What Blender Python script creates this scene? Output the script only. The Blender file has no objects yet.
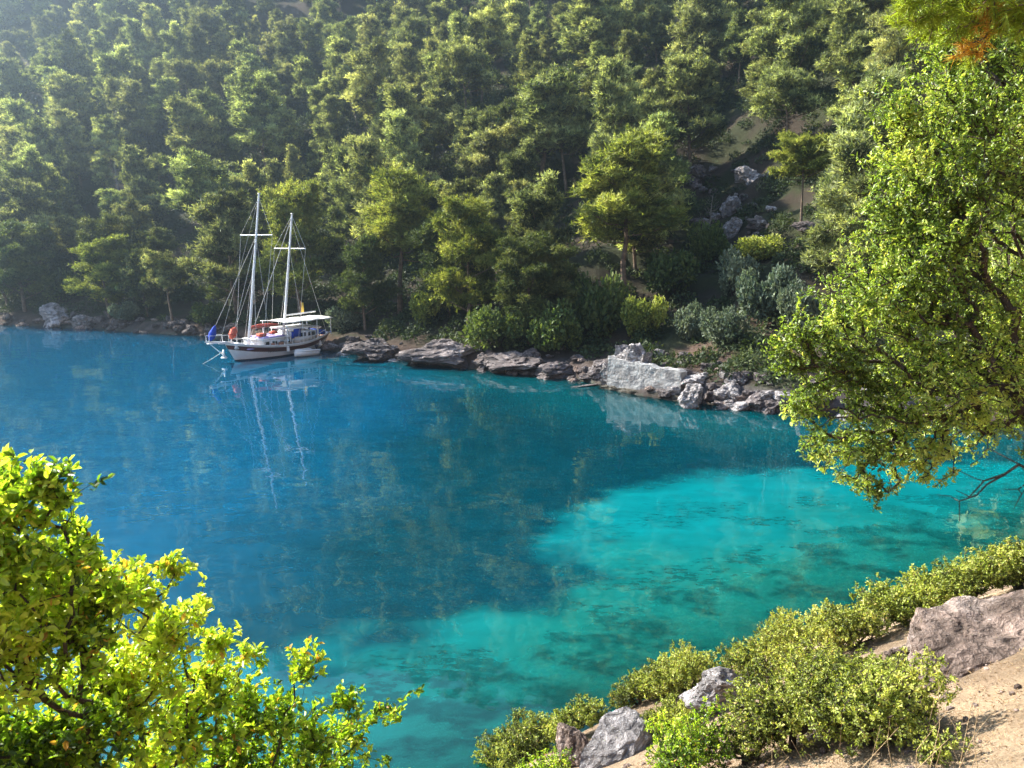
import bpy, math, random
import numpy as np
from mathutils import Vector, Matrix

# ------------------------------------------------------------------ camera, sky, sun, exposure
scene = bpy.context.scene
C = scene.collection
CAM_H = 12.0
PITCH = math.radians(10.4)
FPX = 774.0
cam_data = bpy.data.cameras.new("camera")
cam_data.sensor_width = 36.0
cam_data.lens = FPX / 1024.0 * 36.0
cam_data.clip_start = 0.05
cam_data.clip_end = 4000.0
cam_data.dof.use_dof = True
cam_data.dof.focus_distance = 60.0
cam_data.dof.aperture_fstop = 9.0
cam = bpy.data.objects.new("camera", cam_data)
C.objects.link(cam)
cam.location = (0, 0, CAM_H)
cam.rotation_euler = (math.pi / 2 - PITCH, 0, 0)
scene.camera = cam

SUN_AZ = math.radians(-64.0)     # from +Y, negative = left
SUN_EL = math.radians(36.0)
world = bpy.data.worlds.new("World")
scene.world = world
world.use_nodes = True
wn = world.node_tree
for n in list(wn.nodes):
    wn.nodes.remove(n)
sky = wn.nodes.new('ShaderNodeTexSky')
sky.sky_type = 'NISHITA'
sky.sun_disc = False
sky.sun_elevation = SUN_EL
sky.sun_rotation = SUN_AZ
sky.air_density = 1.0
sky.dust_density = 0.6
bg = wn.nodes.new('ShaderNodeBackground')
bg.inputs['Strength'].default_value = 0.09
wo = wn.nodes.new('ShaderNodeOutputWorld')
wn.links.new(sky.outputs[0], bg.inputs[0])
wn.links.new(bg.outputs[0], wo.inputs[0])

sl = bpy.data.lights.new("sun", 'SUN')
sl.energy = 5.0
sl.angle = math.radians(0.6)
sl.color = (1.0, 0.93, 0.80)
sun = bpy.data.objects.new("sun", sl)
C.objects.link(sun)
SUN_DIR = Vector((math.sin(SUN_AZ) * math.cos(SUN_EL), math.cos(SUN_AZ) * math.cos(SUN_EL), math.sin(SUN_EL)))
sun.rotation_euler = (-SUN_DIR).to_track_quat('-Z', 'Y').to_euler()

vs = scene.view_settings
vs.view_transform = 'Standard'
vs.look = 'None'
vs.gamma = 1.0
vs.use_curve_mapping = False
vs.exposure = 2.1
scene.render.engine = 'CYCLES'
scene.cycles.use_denoising = True
scene.cycles.max_bounces = 7
scene.cycles.diffuse_bounces = 3
scene.cycles.glossy_bounces = 2
scene.cycles.transmission_bounces = 3
scene.cycles.transparent_max_bounces = 6
scene.cycles.volume_bounces = 0
scene.cycles.caustics_reflective = False
scene.cycles.caustics_refractive = False

rng = np.random.default_rng(11)
random.seed(11)

# ------------------------------------------------------------------ numeric helpers
def _hash(ix, iy, iz, seed):
    n = (ix * 374761393 + iy * 668265263 + iz * 2147483647 % 1274126177 + seed * 974711) & 0x7fffffff
    n = ((n ^ (n >> 13)) * 1274126177) & 0x7fffffff
    n = ((n ^ (n >> 16)) * 668265263) & 0x7fffffff
    n = n ^ (n >> 15)
    return (n & 0xffff) / 65535.0

def vnoise(p, seed=0):
    p = np.asarray(p, dtype=np.float64)
    i = np.floor(p).astype(np.int64)
    f = p - i
    f = f * f * (3 - 2 * f)
    r = 0
    for dx in (0, 1):
        for dy in (0, 1):
            for dz in (0, 1):
                w = (f[:, 0] if dx else 1 - f[:, 0]) * (f[:, 1] if dy else 1 - f[:, 1]) * (f[:, 2] if dz else 1 - f[:, 2])
                r = r + w * _hash(i[:, 0] + dx, i[:, 1] + dy, (i[:, 2] + dz) * 7919, seed)
    return r

def fbm(p, octaves=4, seed=0):
    a, s, r = 0.5, 1.0, 0
    p = np.asarray(p, dtype=np.float64)
    for k in range(octaves):
        r = r + a * (vnoise(p * s + 17.3 * k, seed + k) * 2 - 1)
        a *= 0.5
        s *= 2.03
    return r

def fbm2(x, y, scale, octaves=4, seed=0):
    return fbm(np.stack([x / scale, y / scale, np.zeros_like(x)], 1), octaves, seed)

def sstep(a, b, x):
    t = np.clip((x - a) / (b - a), 0, 1)
    return t * t * (3 - 2 * t)

def ray(px, py):
    u = (px - 512) / FPX
    v = (384 - py) / FPX
    return np.array([u, math.cos(PITCH) + v * math.sin(PITCH), -math.sin(PITCH) + v * math.cos(PITCH)])

def on_water(px, py, z=0.0):
    d = ray(px, py)
    t = (z - CAM_H) / d[2]
    return d[0] * t, d[1] * t

def project(x, y, z):
    dz = z - CAM_H
    f = y * math.cos(PITCH) - dz * math.sin(PITCH)
    u = y * math.sin(PITCH) + dz * math.cos(PITCH)
    f = np.maximum(f, 1e-3)
    return 512 + FPX * x / f, 384 - FPX * u / f, f

# ------------------------------------------------------------------ shorelines and terrain height
FAR = np.array([(-420, 150), (-260, 138), (-170, 128), (-120, 121), (-95, 117), (-75.2, 113.4), (-64.8, 110.7), (-57.7, 108.1),
                (-49, 103.2), (-40.5, 99.9), (-31.6, 92.8), (-26, 90.5), (-20.2, 85.8), (-12.6, 79.3), (-6.1, 75.2), (-1.5, 71.5), (4.4, 69.4),
                (7.5, 64.9), (9.8, 60.3), (13.3, 57.3), (17.9, 54.9), (20.3, 53.3), (26.6, 51.7), (33.6, 49.4), (42, 46.5), (52, 43)], float)
NEAR = np.array([(52, 43), (46, 37), (36, 33.5), (25.1, 29.6), (20.2, 27.6), (16.7, 25.6), (13.7, 24.0), (10.6, 22.3), (7.2, 20.5),
                 (3.8, 18.7), (1.4, 16.9), (-0.1, 15.6), (-1.5, 14.6), (-6, 12.7), (-14, 10.5), (-30, 3), (-60, -18),
                 (-150, -80), (-420, -230)], float)
POLY = np.concatenate([FAR, NEAR[1:]])

def seg_dist(x, y, pl):
    best = np.full(x.shape, 1e9)
    for a, b in zip(pl[:-1], pl[1:]):
        d = b - a
        t = np.clip(((x - a[0]) * d[0] + (y - a[1]) * d[1]) / (d @ d), 0, 1)
        q = np.hypot(x - a[0] - t * d[0], y - a[1] - t * d[1])
        best = np.minimum(best, q)
    return best

def inside(x, y):
    c = np.zeros(x.shape, bool)
    n = len(POLY)
    j = n - 1
    for i in range(n):
        xi, yi = POLY[i]
        xj, yj = POLY[j]
        cond = ((yi > y) != (yj > y)) & (x < (xj - xi) * (y - yi) / (yj - yi + 1e-12) + xi)
        c ^= cond
        j = i
    return c

def terrain(x, y):
    x = np.atleast_1d(np.asarray(x, float))
    y = np.atleast_1d(np.asarray(y, float))
    wob = fbm2(x, y, 3.0, 3, 5) * 0.9
    wf = np.clip((y - 20) / 30, 0, 1)
    df = seg_dist(x, y, FAR)
    dn = seg_dist(x, y, NEAR)
    ins = inside(x, y)
    # land, far side
    d = np.maximum(df + wob * 0.8, 0)
    zf = 1.1 * sstep(0.1, 1.6, d) + 0.16 * np.minimum(d, 8)
    flat = sstep(4, 14, x) * sstep(40, 24, x) * sstep(26, 6, d)
    s1 = 0.42 * np.clip(d - 6, 0, 25) + 0.60 * np.clip(d - 31, 0, 300) + 0.30 * np.clip(d - 115, 0, 300)
    zf = zf + s1 * (1 - 0.45 * flat)
    gx = 14 + (y - 60) * 0.26
    gully = np.exp(-((x - gx) / 9.0) ** 2) * sstep(8, 45, d) * 5.0
    zf = zf - gully + fbm2(x, y, 30, 4, 9) * 7.0 * sstep(5, 60, d) + fbm2(x, y, 5, 3, 3) * 1.2 * sstep(1, 12, d)
    zf = zf + fbm2(x, y, 1.4, 3, 21) * 0.5 * sstep(0.0, 1.5, d)
    # land, near side
    e = np.maximum(dn + wob * 0.25, 0)
    zn = 0.35 * sstep(0, 0.6, e) + 0.68 * e + fbm2(x, y, 2.2, 4, 31) * 0.35 * sstep(0.3, 3, e)
    zn = np.where(zn > 14, 14 + (zn - 14) * 0.8, zn)
    w = sstep(-6, 6, dn - df)
    land = zn * (1 - w) + zf * w
    m = np.minimum(df, dn)
    bed = -(0.10 + 0.24 * np.minimum(m, 12) + 0.10 * np.clip(m - 12, 0, 60)) - 0.15 * (fbm2(x, y, 1.2, 3, 41) + .3)
    return np.where(ins, bed, land)

def hit(px, py):
    d = ray(px, py)
    t = np.concatenate([np.linspace(2, 60, 500), np.linspace(60.2, 420, 1400)])
    z = terrain(d[0] * t, d[1] * t)
    z = np.maximum(z, 0)
    below = (CAM_H + d[2] * t) < z
    k = int(np.argmax(below)) if below.any() else len(t) - 1
    return d[0] * t[k], d[1] * t[k], float(z[k])

def hz(x, y):
    return float(terrain(x, y)[0])

# ------------------------------------------------------------------ object helpers
def tag(o, label=None, cat=None, group=None, kind=None):
    if label: o['label'] = label
    if cat: o['category'] = cat
    if group: o['group'] = group
    if kind: o['kind'] = kind
    return o

def link(name, me, mat, parent=None):
    o = bpy.data.objects.new(name, me)
    if mat and not me.materials:
        me.materials.append(mat)
    C.objects.link(o)
    if parent: o.parent = parent
    return o

def empty(name, loc, rz=0, sc=1.0):
    o = bpy.data.objects.new(name, None)
    o.location = loc
    o.rotation_euler = (0, 0, rz)
    o.scale = (sc, sc, sc) if not hasattr(sc, '__len__') else sc
    o.empty_display_size = 0.3
    C.objects.link(o)
    return o

def copy_tree(o, parent=None):
    c = o.copy()
    C.objects.link(c)
    c.parent = parent
    for ch in list(o.children):
        copy_tree(ch, c)
    return c

def mesh_np(name, verts, faces_n, loops, attrs=None, smooth=False):
    """verts (N,3); faces_n (F,) loop counts; loops flat indices"""
    me = bpy.data.meshes.new(name)
    me.vertices.add(len(verts))
    me.vertices.foreach_set('co', np.asarray(verts, np.float32).ravel())
    me.loops.add(len(loops))
    me.loops.foreach_set('vertex_index', np.asarray(loops, np.int32))
    fn = np.asarray(faces_n, np.int32)
    me.polygons.add(len(fn))
    st = np.concatenate([[0], np.cumsum(fn)[:-1]]).astype(np.int32)
    me.polygons.foreach_set('loop_start', st)
    me.polygons.foreach_set('loop_total', fn)
    if smooth:
        me.polygons.foreach_set('use_smooth', np.ones(len(fn), bool))
    me.update(calc_edges=True)
    for k, v in (attrs or {}).items():
        v = np.asarray(v, np.float32)
        if v.ndim == 1:
            a = me.attributes.new(k, 'FLOAT', 'POINT')
            a.data.foreach_set('value', v)
        else:
            a = me.attributes.new(k, 'FLOAT_COLOR', 'POINT')
            a.data.foreach_set('color', np.concatenate([v, np.ones((len(v), 1), np.float32)], 1).ravel())
    return me

def quads(name, verts, quad_idx, attrs=None, smooth=False):
    q = np.asarray(quad_idx, np.int32)
    return mesh_np(name, verts, np.full(len(q), q.shape[1]), q.ravel(), attrs, smooth)

def norm(v):
    return v / np.maximum(np.linalg.norm(v, axis=-1, keepdims=True), 1e-9)

def blades(P, D, L, W, tone, O=None, jit=.55):
    """thin needle triangles: P base, D direction, L length, W width, O outward side they face"""
    n = len(P)
    ref = rng.normal(size=(n, 3))
    if O is not None:
        ref = O + ref * jit
    S = norm(np.cross(D, ref))
    v = np.empty((n, 3, 3))
    v[:, 0] = P - S * W[:, None] / 2
    v[:, 1] = P + S * W[:, None] / 2
    v[:, 2] = P + D * L[:, None]
    return v.reshape(-1, 3), np.arange(n * 3).reshape(n, 3), np.repeat(tone, 3)

def leaves(P, D, L, W, tone, fold=0.22, O=None, jit=.6):
    """oval leaf of two quads folded along the midrib"""
    n = len(P)
    ref = rng.normal(size=(n, 3)) * jit + (np.array([0, 0, 1.0]) if O is None else O)
    S = norm(np.cross(D, ref))
    N = norm(np.cross(S, D))
    L_ = L[:, None]; W_ = W[:, None]
    v = np.empty((n, 6, 3))
    up = N * W_ * fold
    v[:, 0] = P
    v[:, 1] = P + D * L_ * 0.33 + S * W_ * 0.46 + up
    v[:, 2] = P + D * L_ * 0.72 + S * W_ * 0.40 + up
    v[:, 3] = P + D * L_ - N * L_ * 0.10
    v[:, 4] = P + D * L_ * 0.72 - S * W_ * 0.40 + up
    v[:, 5] = P + D * L_ * 0.33 - S * W_ * 0.46 + up
    b = (np.arange(n) * 6)[:, None]
    q = np.concatenate([b + np.array([[0, 1, 2, 3]]), b + np.array([[0, 3, 4, 5]])], 0)
    return v.reshape(-1, 3), q, np.repeat(tone, 6)

def tubes(segs, sides=5):
    """segs: list of (p0, p1, r0, r1) arrays -> verts, quads"""
    A = np.array([s[0] for s in segs], float); B = np.array([s[1] for s in segs], float)
    r0 = np.array([s[2] for s in segs], float); r1 = np.array([s[3] for s in segs], float)
    D = norm(B - A)
    ref = np.where(np.abs(D[:, 2:3]) > 0.9, np.array([[1.0, 0, 0]]), np.array([[0, 0, 1.0]]))
    S = norm(np.cross(D, ref)); T = np.cross(D, S)
    n = len(segs)
    ang = np.arange(sides) / sides * 2 * math.pi
    ring = np.cos(ang)[None, :, None] * S[:, None] + np.sin(ang)[None, :, None] * T[:, None]
    v = np.concatenate([A[:, None] + ring * r0[:, None, None], B[:, None] + ring * r1[:, None, None]], 1).reshape(-1, 3)
    b = (np.arange(n) * 2 * sides)[:, None]
    k = np.arange(sides)
    k2 = (k + 1) % sides
    q = np.stack([b + k, b + k2, b + k2 + sides, b + k + sides], -1).reshape(-1, 4)
    return v, q

def path_segs(pts, radii):
    return [(pts[i], pts[i + 1], radii[i], radii[i + 1]) for i in range(len(pts) - 1)]

def grow(root, pts, r_tip=0.006, r_max=0.2, kink=0.12, power=0.5, stem=None):
    """joins every point to the nearest node already in the tree: a natural branch skeleton"""
    nodes = [np.array(p, float) for p in ([root] + (stem or []))]
    parent = [-1] + list(range(len(nodes) - 1))
    base = nodes[-1]
    order = np.argsort(np.linalg.norm(pts - base, axis=1))
    tips = []
    cap = len(nodes) + 3 * len(pts) + 10
    arr = np.zeros((cap, 3))
    arr[:len(nodes)] = nodes
    depth = np.zeros(cap)
    for i in range(1, len(nodes)):
        depth[i] = depth[i - 1] + np.linalg.norm(arr[i] - arr[i - 1])
    n = len(nodes)
    lo = max(0, len(nodes) - 2)
    for k in order:
        p = pts[k]
        dist = np.linalg.norm(arr[lo:n] - p, axis=1)
        cost = dist * 1.0 + 0.28 * depth[lo:n]
        j = int(np.argmin(cost)) + lo
        L = dist[j - lo]
        m = 2 if L > 0.35 * 1 and kink > 0 else 1
        prev = j
        a = arr[j].copy()
        for s in range(1, m + 1):
            q = a + (p - a) * (s / m)
            if s < m:
                q = q + rng.normal(size=3) * L * kink + np.array([0, 0, L * 0.06])
            arr[n] = q
            parent.append(prev)
            depth[n] = depth[prev] + np.linalg.norm(arr[n] - arr[prev])
            prev = n
            n += 1
        tips.append((k, prev))
    cnt = np.zeros(n)
    for _, t in tips:
        cnt[t] += 1
    for i in range(n - 1, 0, -1):
        cnt[parent[i]] += cnt[i]
    rad = np.minimum(r_tip * np.maximum(cnt, 1) ** power, r_max)
    segs = [(arr[parent[i]], arr[i], min(rad[parent[i]], rad[i] * 1.5), rad[i]) for i in range(1, n)]
    out_dir = np.zeros((len(pts), 3))
    for k, t in tips:
        out_dir[k] = arr[t] - arr[parent[t]]
    return segs, norm(out_dir)

# ------------------------------------------------------------------ materials
def new_mat(name):
    m = bpy.data.materials.new(name)
    m.use_nodes = True
    nt = m.node_tree
    for n in list(nt.nodes):
        nt.nodes.remove(n)
    out = nt.nodes.new('ShaderNodeOutputMaterial')
    return m, nt, out

def N(nt, t, **kw):
    n = nt.nodes.new(t)
    for k, v in kw.items():
        if k in n.inputs.keys():
            n.inputs[k].default_value = v
        else:
            setattr(n, k, v)
    return n

def ramp(nt, stops):
    r = nt.nodes.new('ShaderNodeValToRGB')
    el = r.color_ramp.elements
    while len(el) < len(stops):
        el.new(0.5)
    for e, (p, c) in zip(el, stops):
        e.position = p
        e.color = (*c, 1)
    return r

def leaf_mat(name, stops, trans=0.4, rough=0.5, spec=0.3, vary=0.25, tcol=(1.25, 1.3, 0.55)):
    m, nt, out = new_mat(name)
    at = N(nt, 'ShaderNodeAttribute'); at.attribute_name = 'tone'
    r = ramp(nt, stops)
    nt.links.new(at.outputs['Fac'], r.inputs[0])
    oi = N(nt, 'ShaderNodeObjectInfo')
    mr = N(nt, 'ShaderNodeMapRange')
    mr.inputs['To Min'].default_value = 1 - vary
    mr.inputs['To Max'].default_value = 1 + vary
    nt.links.new(oi.outputs['Random'], mr.inputs['Value'])
    hs = N(nt, 'ShaderNodeHueSaturation')
    nt.links.new(r.outputs[0], hs.inputs['Color'])
    nt.links.new(mr.outputs[0], hs.inputs['Value'])
    wnz = N(nt, 'ShaderNodeTexWhiteNoise'); wnz.noise_dimensions = '1D'
    nt.links.new(oi.outputs['Random'], wnz.inputs['W'])
    mh = N(nt, 'ShaderNodeMapRange')
    mh.inputs['To Min'].default_value = 0.5 - vary * .06
    mh.inputs['To Max'].default_value = 0.5 + vary * .06
    nt.links.new(wnz.outputs['Value'], mh.inputs['Value'])
    nt.links.new(mh.outputs[0], hs.inputs['Hue'])
    pb = N(nt, 'ShaderNodeBsdfPrincipled')
    pb.inputs['Roughness'].default_value = rough
    pb.inputs['Specular IOR Level'].default_value = spec
    nt.links.new(hs.outputs[0], pb.inputs['Base Color'])
    tr = N(nt, 'ShaderNodeBsdfTranslucent')
    mx = N(nt, 'ShaderNodeMix', data_type='RGBA', blend_type='MULTIPLY')
    mx.inputs[0].default_value = 1
    nt.links.new(hs.outputs[0], mx.inputs[6])
    mx.inputs[7].default_value = (*tcol, 1)
    nt.links.new(mx.outputs[2], tr.inputs['Color'])
    ms = N(nt, 'ShaderNodeMixShader')
    ms.inputs[0].default_value = trans
    nt.links.new(pb.outputs[0], ms.inputs[1])
    nt.links.new(tr.outputs[0], ms.inputs[2])
    nt.links.new(ms.outputs[0], out.inputs[0])
    return m

def rough_mat(name, cols, scale=1.0, rough=0.9, bump=0.3, bscale=None, coord='Object', detail=8, extra=None, spec=0.2):
    """noise-mottled solid with bump"""
    m, nt, out = new_mat(name)
    tc = N(nt, 'ShaderNodeTexCoord')
    nz = N(nt, 'ShaderNodeTexNoise')
    nz.inputs['Scale'].default_value = scale
    nz.inputs['Detail'].default_value = detail
    nz.inputs['Roughness'].default_value = 0.65
    nt.links.new(tc.outputs[coord], nz.inputs['Vector'])
    k = len(cols)
    ck = None
    if name.endswith('_rock'):
        ds = N(nt, 'ShaderNodeTexNoise'); ds.inputs['Scale'].default_value = 2.0; ds.inputs['Detail'].default_value = 4
        nt.links.new(tc.outputs[coord], ds.inputs['Vector'])
        va = N(nt, 'ShaderNodeVectorMath', operation='MULTIPLY_ADD')
        nt.links.new(ds.outputs['Color'], va.inputs[0]); va.inputs[1].default_value = (.9, .9, .9); nt.links.new(tc.outputs[coord], va.inputs[2])
        mpv = N(nt, 'ShaderNodeMapping'); mpv.inputs['Rotation'].default_value = (.5, .4, .2); mpv.inputs['Scale'].default_value = (.7, .9, 3.2)
        nt.links.new(va.outputs[0], mpv.inputs['Vector'])
        vo = N(nt, 'ShaderNodeTexNoise'); vo.inputs['Scale'].default_value = 2.4; vo.inputs['Detail'].default_value = 7; vo.inputs['Roughness'].default_value = .6
        nt.links.new(mpv.outputs[0], vo.inputs['Vector'])
        ck = N(nt, 'ShaderNodeMapRange')
        for kk, vv in (('From Min', 0.36), ('From Max', 0.62), ('To Min', 0.42), ('To Max', 1.25)):
            ck.inputs[kk].default_value = vv
        nt.links.new(vo.outputs['Fac'], ck.inputs['Value'])
    r = ramp(nt, [(0.3 + 0.4 * i / max(1, k - 1), c) for i, c in enumerate(cols)])
    nt.links.new(nz.outputs['Fac'], r.inputs[0])
    pb = N(nt, 'ShaderNodeBsdfPrincipled')
    pb.inputs['Roughness'].default_value = rough
    pb.inputs['Specular IOR Level'].default_value = spec
    if ck:
        cm_ = N(nt, 'ShaderNodeHueSaturation')
        nt.links.new(r.outputs[0], cm_.inputs['Color']); nt.links.new(ck.outputs[0], cm_.inputs['Value'])
        nt.links.new(cm_.outputs[0], pb.inputs['Base Color'])
    else:
        nt.links.new(r.outputs[0], pb.inputs['Base Color'])
    if bump:
        n2 = N(nt, 'ShaderNodeTexNoise')
        n2.inputs['Scale'].default_value = bscale or scale * 4
        n2.inputs['Detail'].default_value = 8
        nt.links.new(tc.outputs[coord], n2.inputs['Vector'])
        bp = N(nt, 'ShaderNodeBump')
        bp.inputs['Strength'].default_value = bump
        bp.inputs['Distance'].default_value = 0.1
        if ck:
            sm_ = N(nt, 'ShaderNodeMath', operation='ADD')
            nt.links.new(n2.outputs['Fac'], sm_.inputs[0]); nt.links.new(ck.outputs[0], sm_.inputs[1])
            nt.links.new(sm_.outputs[0], bp.inputs['Height'])
        else:
            nt.links.new(n2.outputs['Fac'], bp.inputs['Height'])
        nt.links.new(bp.outputs[0], pb.inputs['Normal'])
    nt.links.new(pb.outputs[0], out.inputs[0])
    return m

def plain(name, col, rough=0.5, spec=0.5, var=0.08, metal=0):
    m, nt, out = new_mat(name)
    tc = N(nt, 'ShaderNodeTexCoord')
    nz = N(nt, 'ShaderNodeTexNoise')
    nz.inputs['Scale'].default_value = 3
    nz.inputs['Detail'].default_value = 5
    nt.links.new(tc.outputs['Object'], nz.inputs['Vector'])
    r = ramp(nt, [(0.3, tuple(c * (1 - var) for c in col)), (0.7, tuple(min(1, c * (1 + var)) for c in col))])
    nt.links.new(nz.outputs['Fac'], r.inputs[0])
    pb = N(nt, 'ShaderNodeBsdfPrincipled')
    pb.inputs['Roughness'].default_value = rough
    pb.inputs['Specular IOR Level'].default_value = spec
    pb.inputs['Metallic'].default_value = metal
    nt.links.new(r.outputs[0], pb.inputs['Base Color'])
    nt.links.new(pb.outputs[0], out.inputs[0])
    return m

M = {}
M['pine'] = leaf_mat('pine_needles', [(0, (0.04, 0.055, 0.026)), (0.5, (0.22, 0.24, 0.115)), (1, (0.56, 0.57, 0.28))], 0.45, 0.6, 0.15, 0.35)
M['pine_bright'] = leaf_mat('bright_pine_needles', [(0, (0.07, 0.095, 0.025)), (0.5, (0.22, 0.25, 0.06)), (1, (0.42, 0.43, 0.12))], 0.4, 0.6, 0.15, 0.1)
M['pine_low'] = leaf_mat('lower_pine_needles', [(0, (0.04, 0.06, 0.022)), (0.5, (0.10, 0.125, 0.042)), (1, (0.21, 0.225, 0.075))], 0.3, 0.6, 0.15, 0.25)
M['pine_near'] = leaf_mat('near_pine_needles', [(0, (0.16, 0.22, 0.02)), (0.6, (0.36, 0.42, 0.05)), (0.88, (0.30, 0.36, 0.05)), (0.93, (0.60, 0.36, 0.06)), (1, (0.62, 0.34, 0.06))], 0.45, 0.5, 0.3, 0.0)
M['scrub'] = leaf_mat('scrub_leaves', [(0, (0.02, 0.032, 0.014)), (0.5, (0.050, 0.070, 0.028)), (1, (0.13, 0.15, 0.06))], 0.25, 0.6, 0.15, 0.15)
M['olive'] = leaf_mat('olive_leaves', [(0, (0.06, 0.085, 0.055)), (0.5, (0.13, 0.165, 0.11)), (1, (0.24, 0.27, 0.17))], 0.25, 0.55, 0.2, 0.2, (1.1, 1.2, 0.8))
M['dark_bush'] = leaf_mat('dark_bush_leaves', [(0, (0.03, 0.05, 0.02)), (0.5, (0.075, 0.11, 0.035)), (1, (0.17, 0.21, 0.06))], 0.3, 0.55, 0.2, 0.2)
M['near_tree'] = leaf_mat('near_tree_leaves', [(0, (0.08, 0.11, 0.02)), (0.45, (0.23, 0.33, 0.055)), (0.85, (0.48, 0.54, 0.12)), (1, (0.60, 0.56, 0.16))], 0.45, 0.38, 0.5, 0.0)
M['near_bush'] = leaf_mat('near_bush_leaves', [(0, (0.05, 0.09, 0.012)), (0.2, (0.14, 0.23, 0.02)), (0.45, (0.35, 0.46, 0.04)), (0.8, (0.62, 0.66, 0.09)), (0.96, (0.66, 0.60, 0.12)), (1, (0.60, 0.30, 0.06))], 0.55, 0.35, 0.55, 0.0, (1.15, 1.35, 0.5))
M['mastic'] = leaf_mat('mastic_leaves', [(0, (0.08, 0.10, 0.02)), (0.45, (0.29, 0.33, 0.06)), (0.85, (0.52, 0.54, 0.13)), (1, (0.58, 0.46, 0.15))], 0.4, 0.45, 0.35, 0.1)
M['bark'] = rough_mat('pine_bark', [(0.06, 0.042, 0.032), (0.16, 0.115, 0.085), (0.26, 0.19, 0.14)], 3.0, 0.95, 0.6, 10)
M['dark_bark'] = rough_mat('dark_bark', [(0.035, 0.026, 0.02), (0.09, 0.068, 0.05)], 12.0, 0.95, 0.5, 40)
M['rock'] = rough_mat('shore_rock', [(0.045, 0.036, 0.034), (0.14, 0.116, 0.112), (0.30, 0.26, 0.25)], 1.3, 0.9, 0.9, 5)
M['pale_rock'] = rough_mat('pale_rock', [(0.14, 0.125, 0.12), (0.32, 0.29, 0.285), (0.50, 0.46, 0.45)], 1.6, 0.9, 0.9, 6)
M['brown_rock'] = rough_mat('brown_rock', [(0.08, 0.056, 0.045), (0.24, 0.175, 0.145), (0.44, 0.35, 0.31)], 1.4, 0.9, 1.0, 6)

# terrain material: attribute 'cover' rgb from python with fine noise on top
def ground_mat():
    m, nt, out = new_mat('ground_soil')
    at = N(nt, 'ShaderNodeAttribute'); at.attribute_name = 'cover'
    tc = N(nt, 'ShaderNodeTexCoord')
    n1 = N(nt, 'ShaderNodeTexNoise'); n1.inputs['Scale'].default_value = 2.2; n1.inputs['Detail'].default_value = 10; n1.inputs['Roughness'].default_value = 0.7
    n2 = N(nt, 'ShaderNodeTexNoise'); n2.inputs['Scale'].default_value = 22; n2.inputs['Detail'].default_value = 6; n2.inputs['Roughness'].default_value = 0.7
    nt.links.new(tc.outputs['Object'], n1.inputs['Vector'])
    nt.links.new(tc.outputs['Object'], n2.inputs['Vector'])
    ad = N(nt, 'ShaderNodeMath', operation='ADD')
    nt.links.new(n1.outputs['Fac'], ad.inputs[0]); nt.links.new(n2.outputs['Fac'], ad.inputs[1])
    mr = N(nt, 'ShaderNodeMapRange')
    for k, v in (('From Min', 0.6), ('From Max', 1.4), ('To Min', 0.35), ('To Max', 1.6)):
        mr.inputs[k].default_value = v
    nt.links.new(ad.outputs[0], mr.inputs['Value'])
    hs = N(nt, 'ShaderNodeHueSaturation')
    nt.links.new(at.outputs['Color'], hs.inputs['Color']); nt.links.new(mr.outputs[0], hs.inputs['Value'])
    pb = N(nt, 'ShaderNodeBsdfPrincipled'); pb.inputs['Roughness'].default_value = 0.95
    pb.inputs['Specular IOR Level'].default_value = 0.15
    nt.links.new(hs.outputs[0], pb.inputs['Base Color'])
    bp = N(nt, 'ShaderNodeBump'); bp.inputs['Strength'].default_value = 0.8; bp.inputs['Distance'].default_value = 0.12
    nt.links.new(ad.outputs[0], bp.inputs['Height']); nt.links.new(bp.outputs[0], pb.inputs['Normal'])
    nt.links.new(pb.outputs[0], out.inputs[0])
    return m
M['ground'] = ground_mat()

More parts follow.
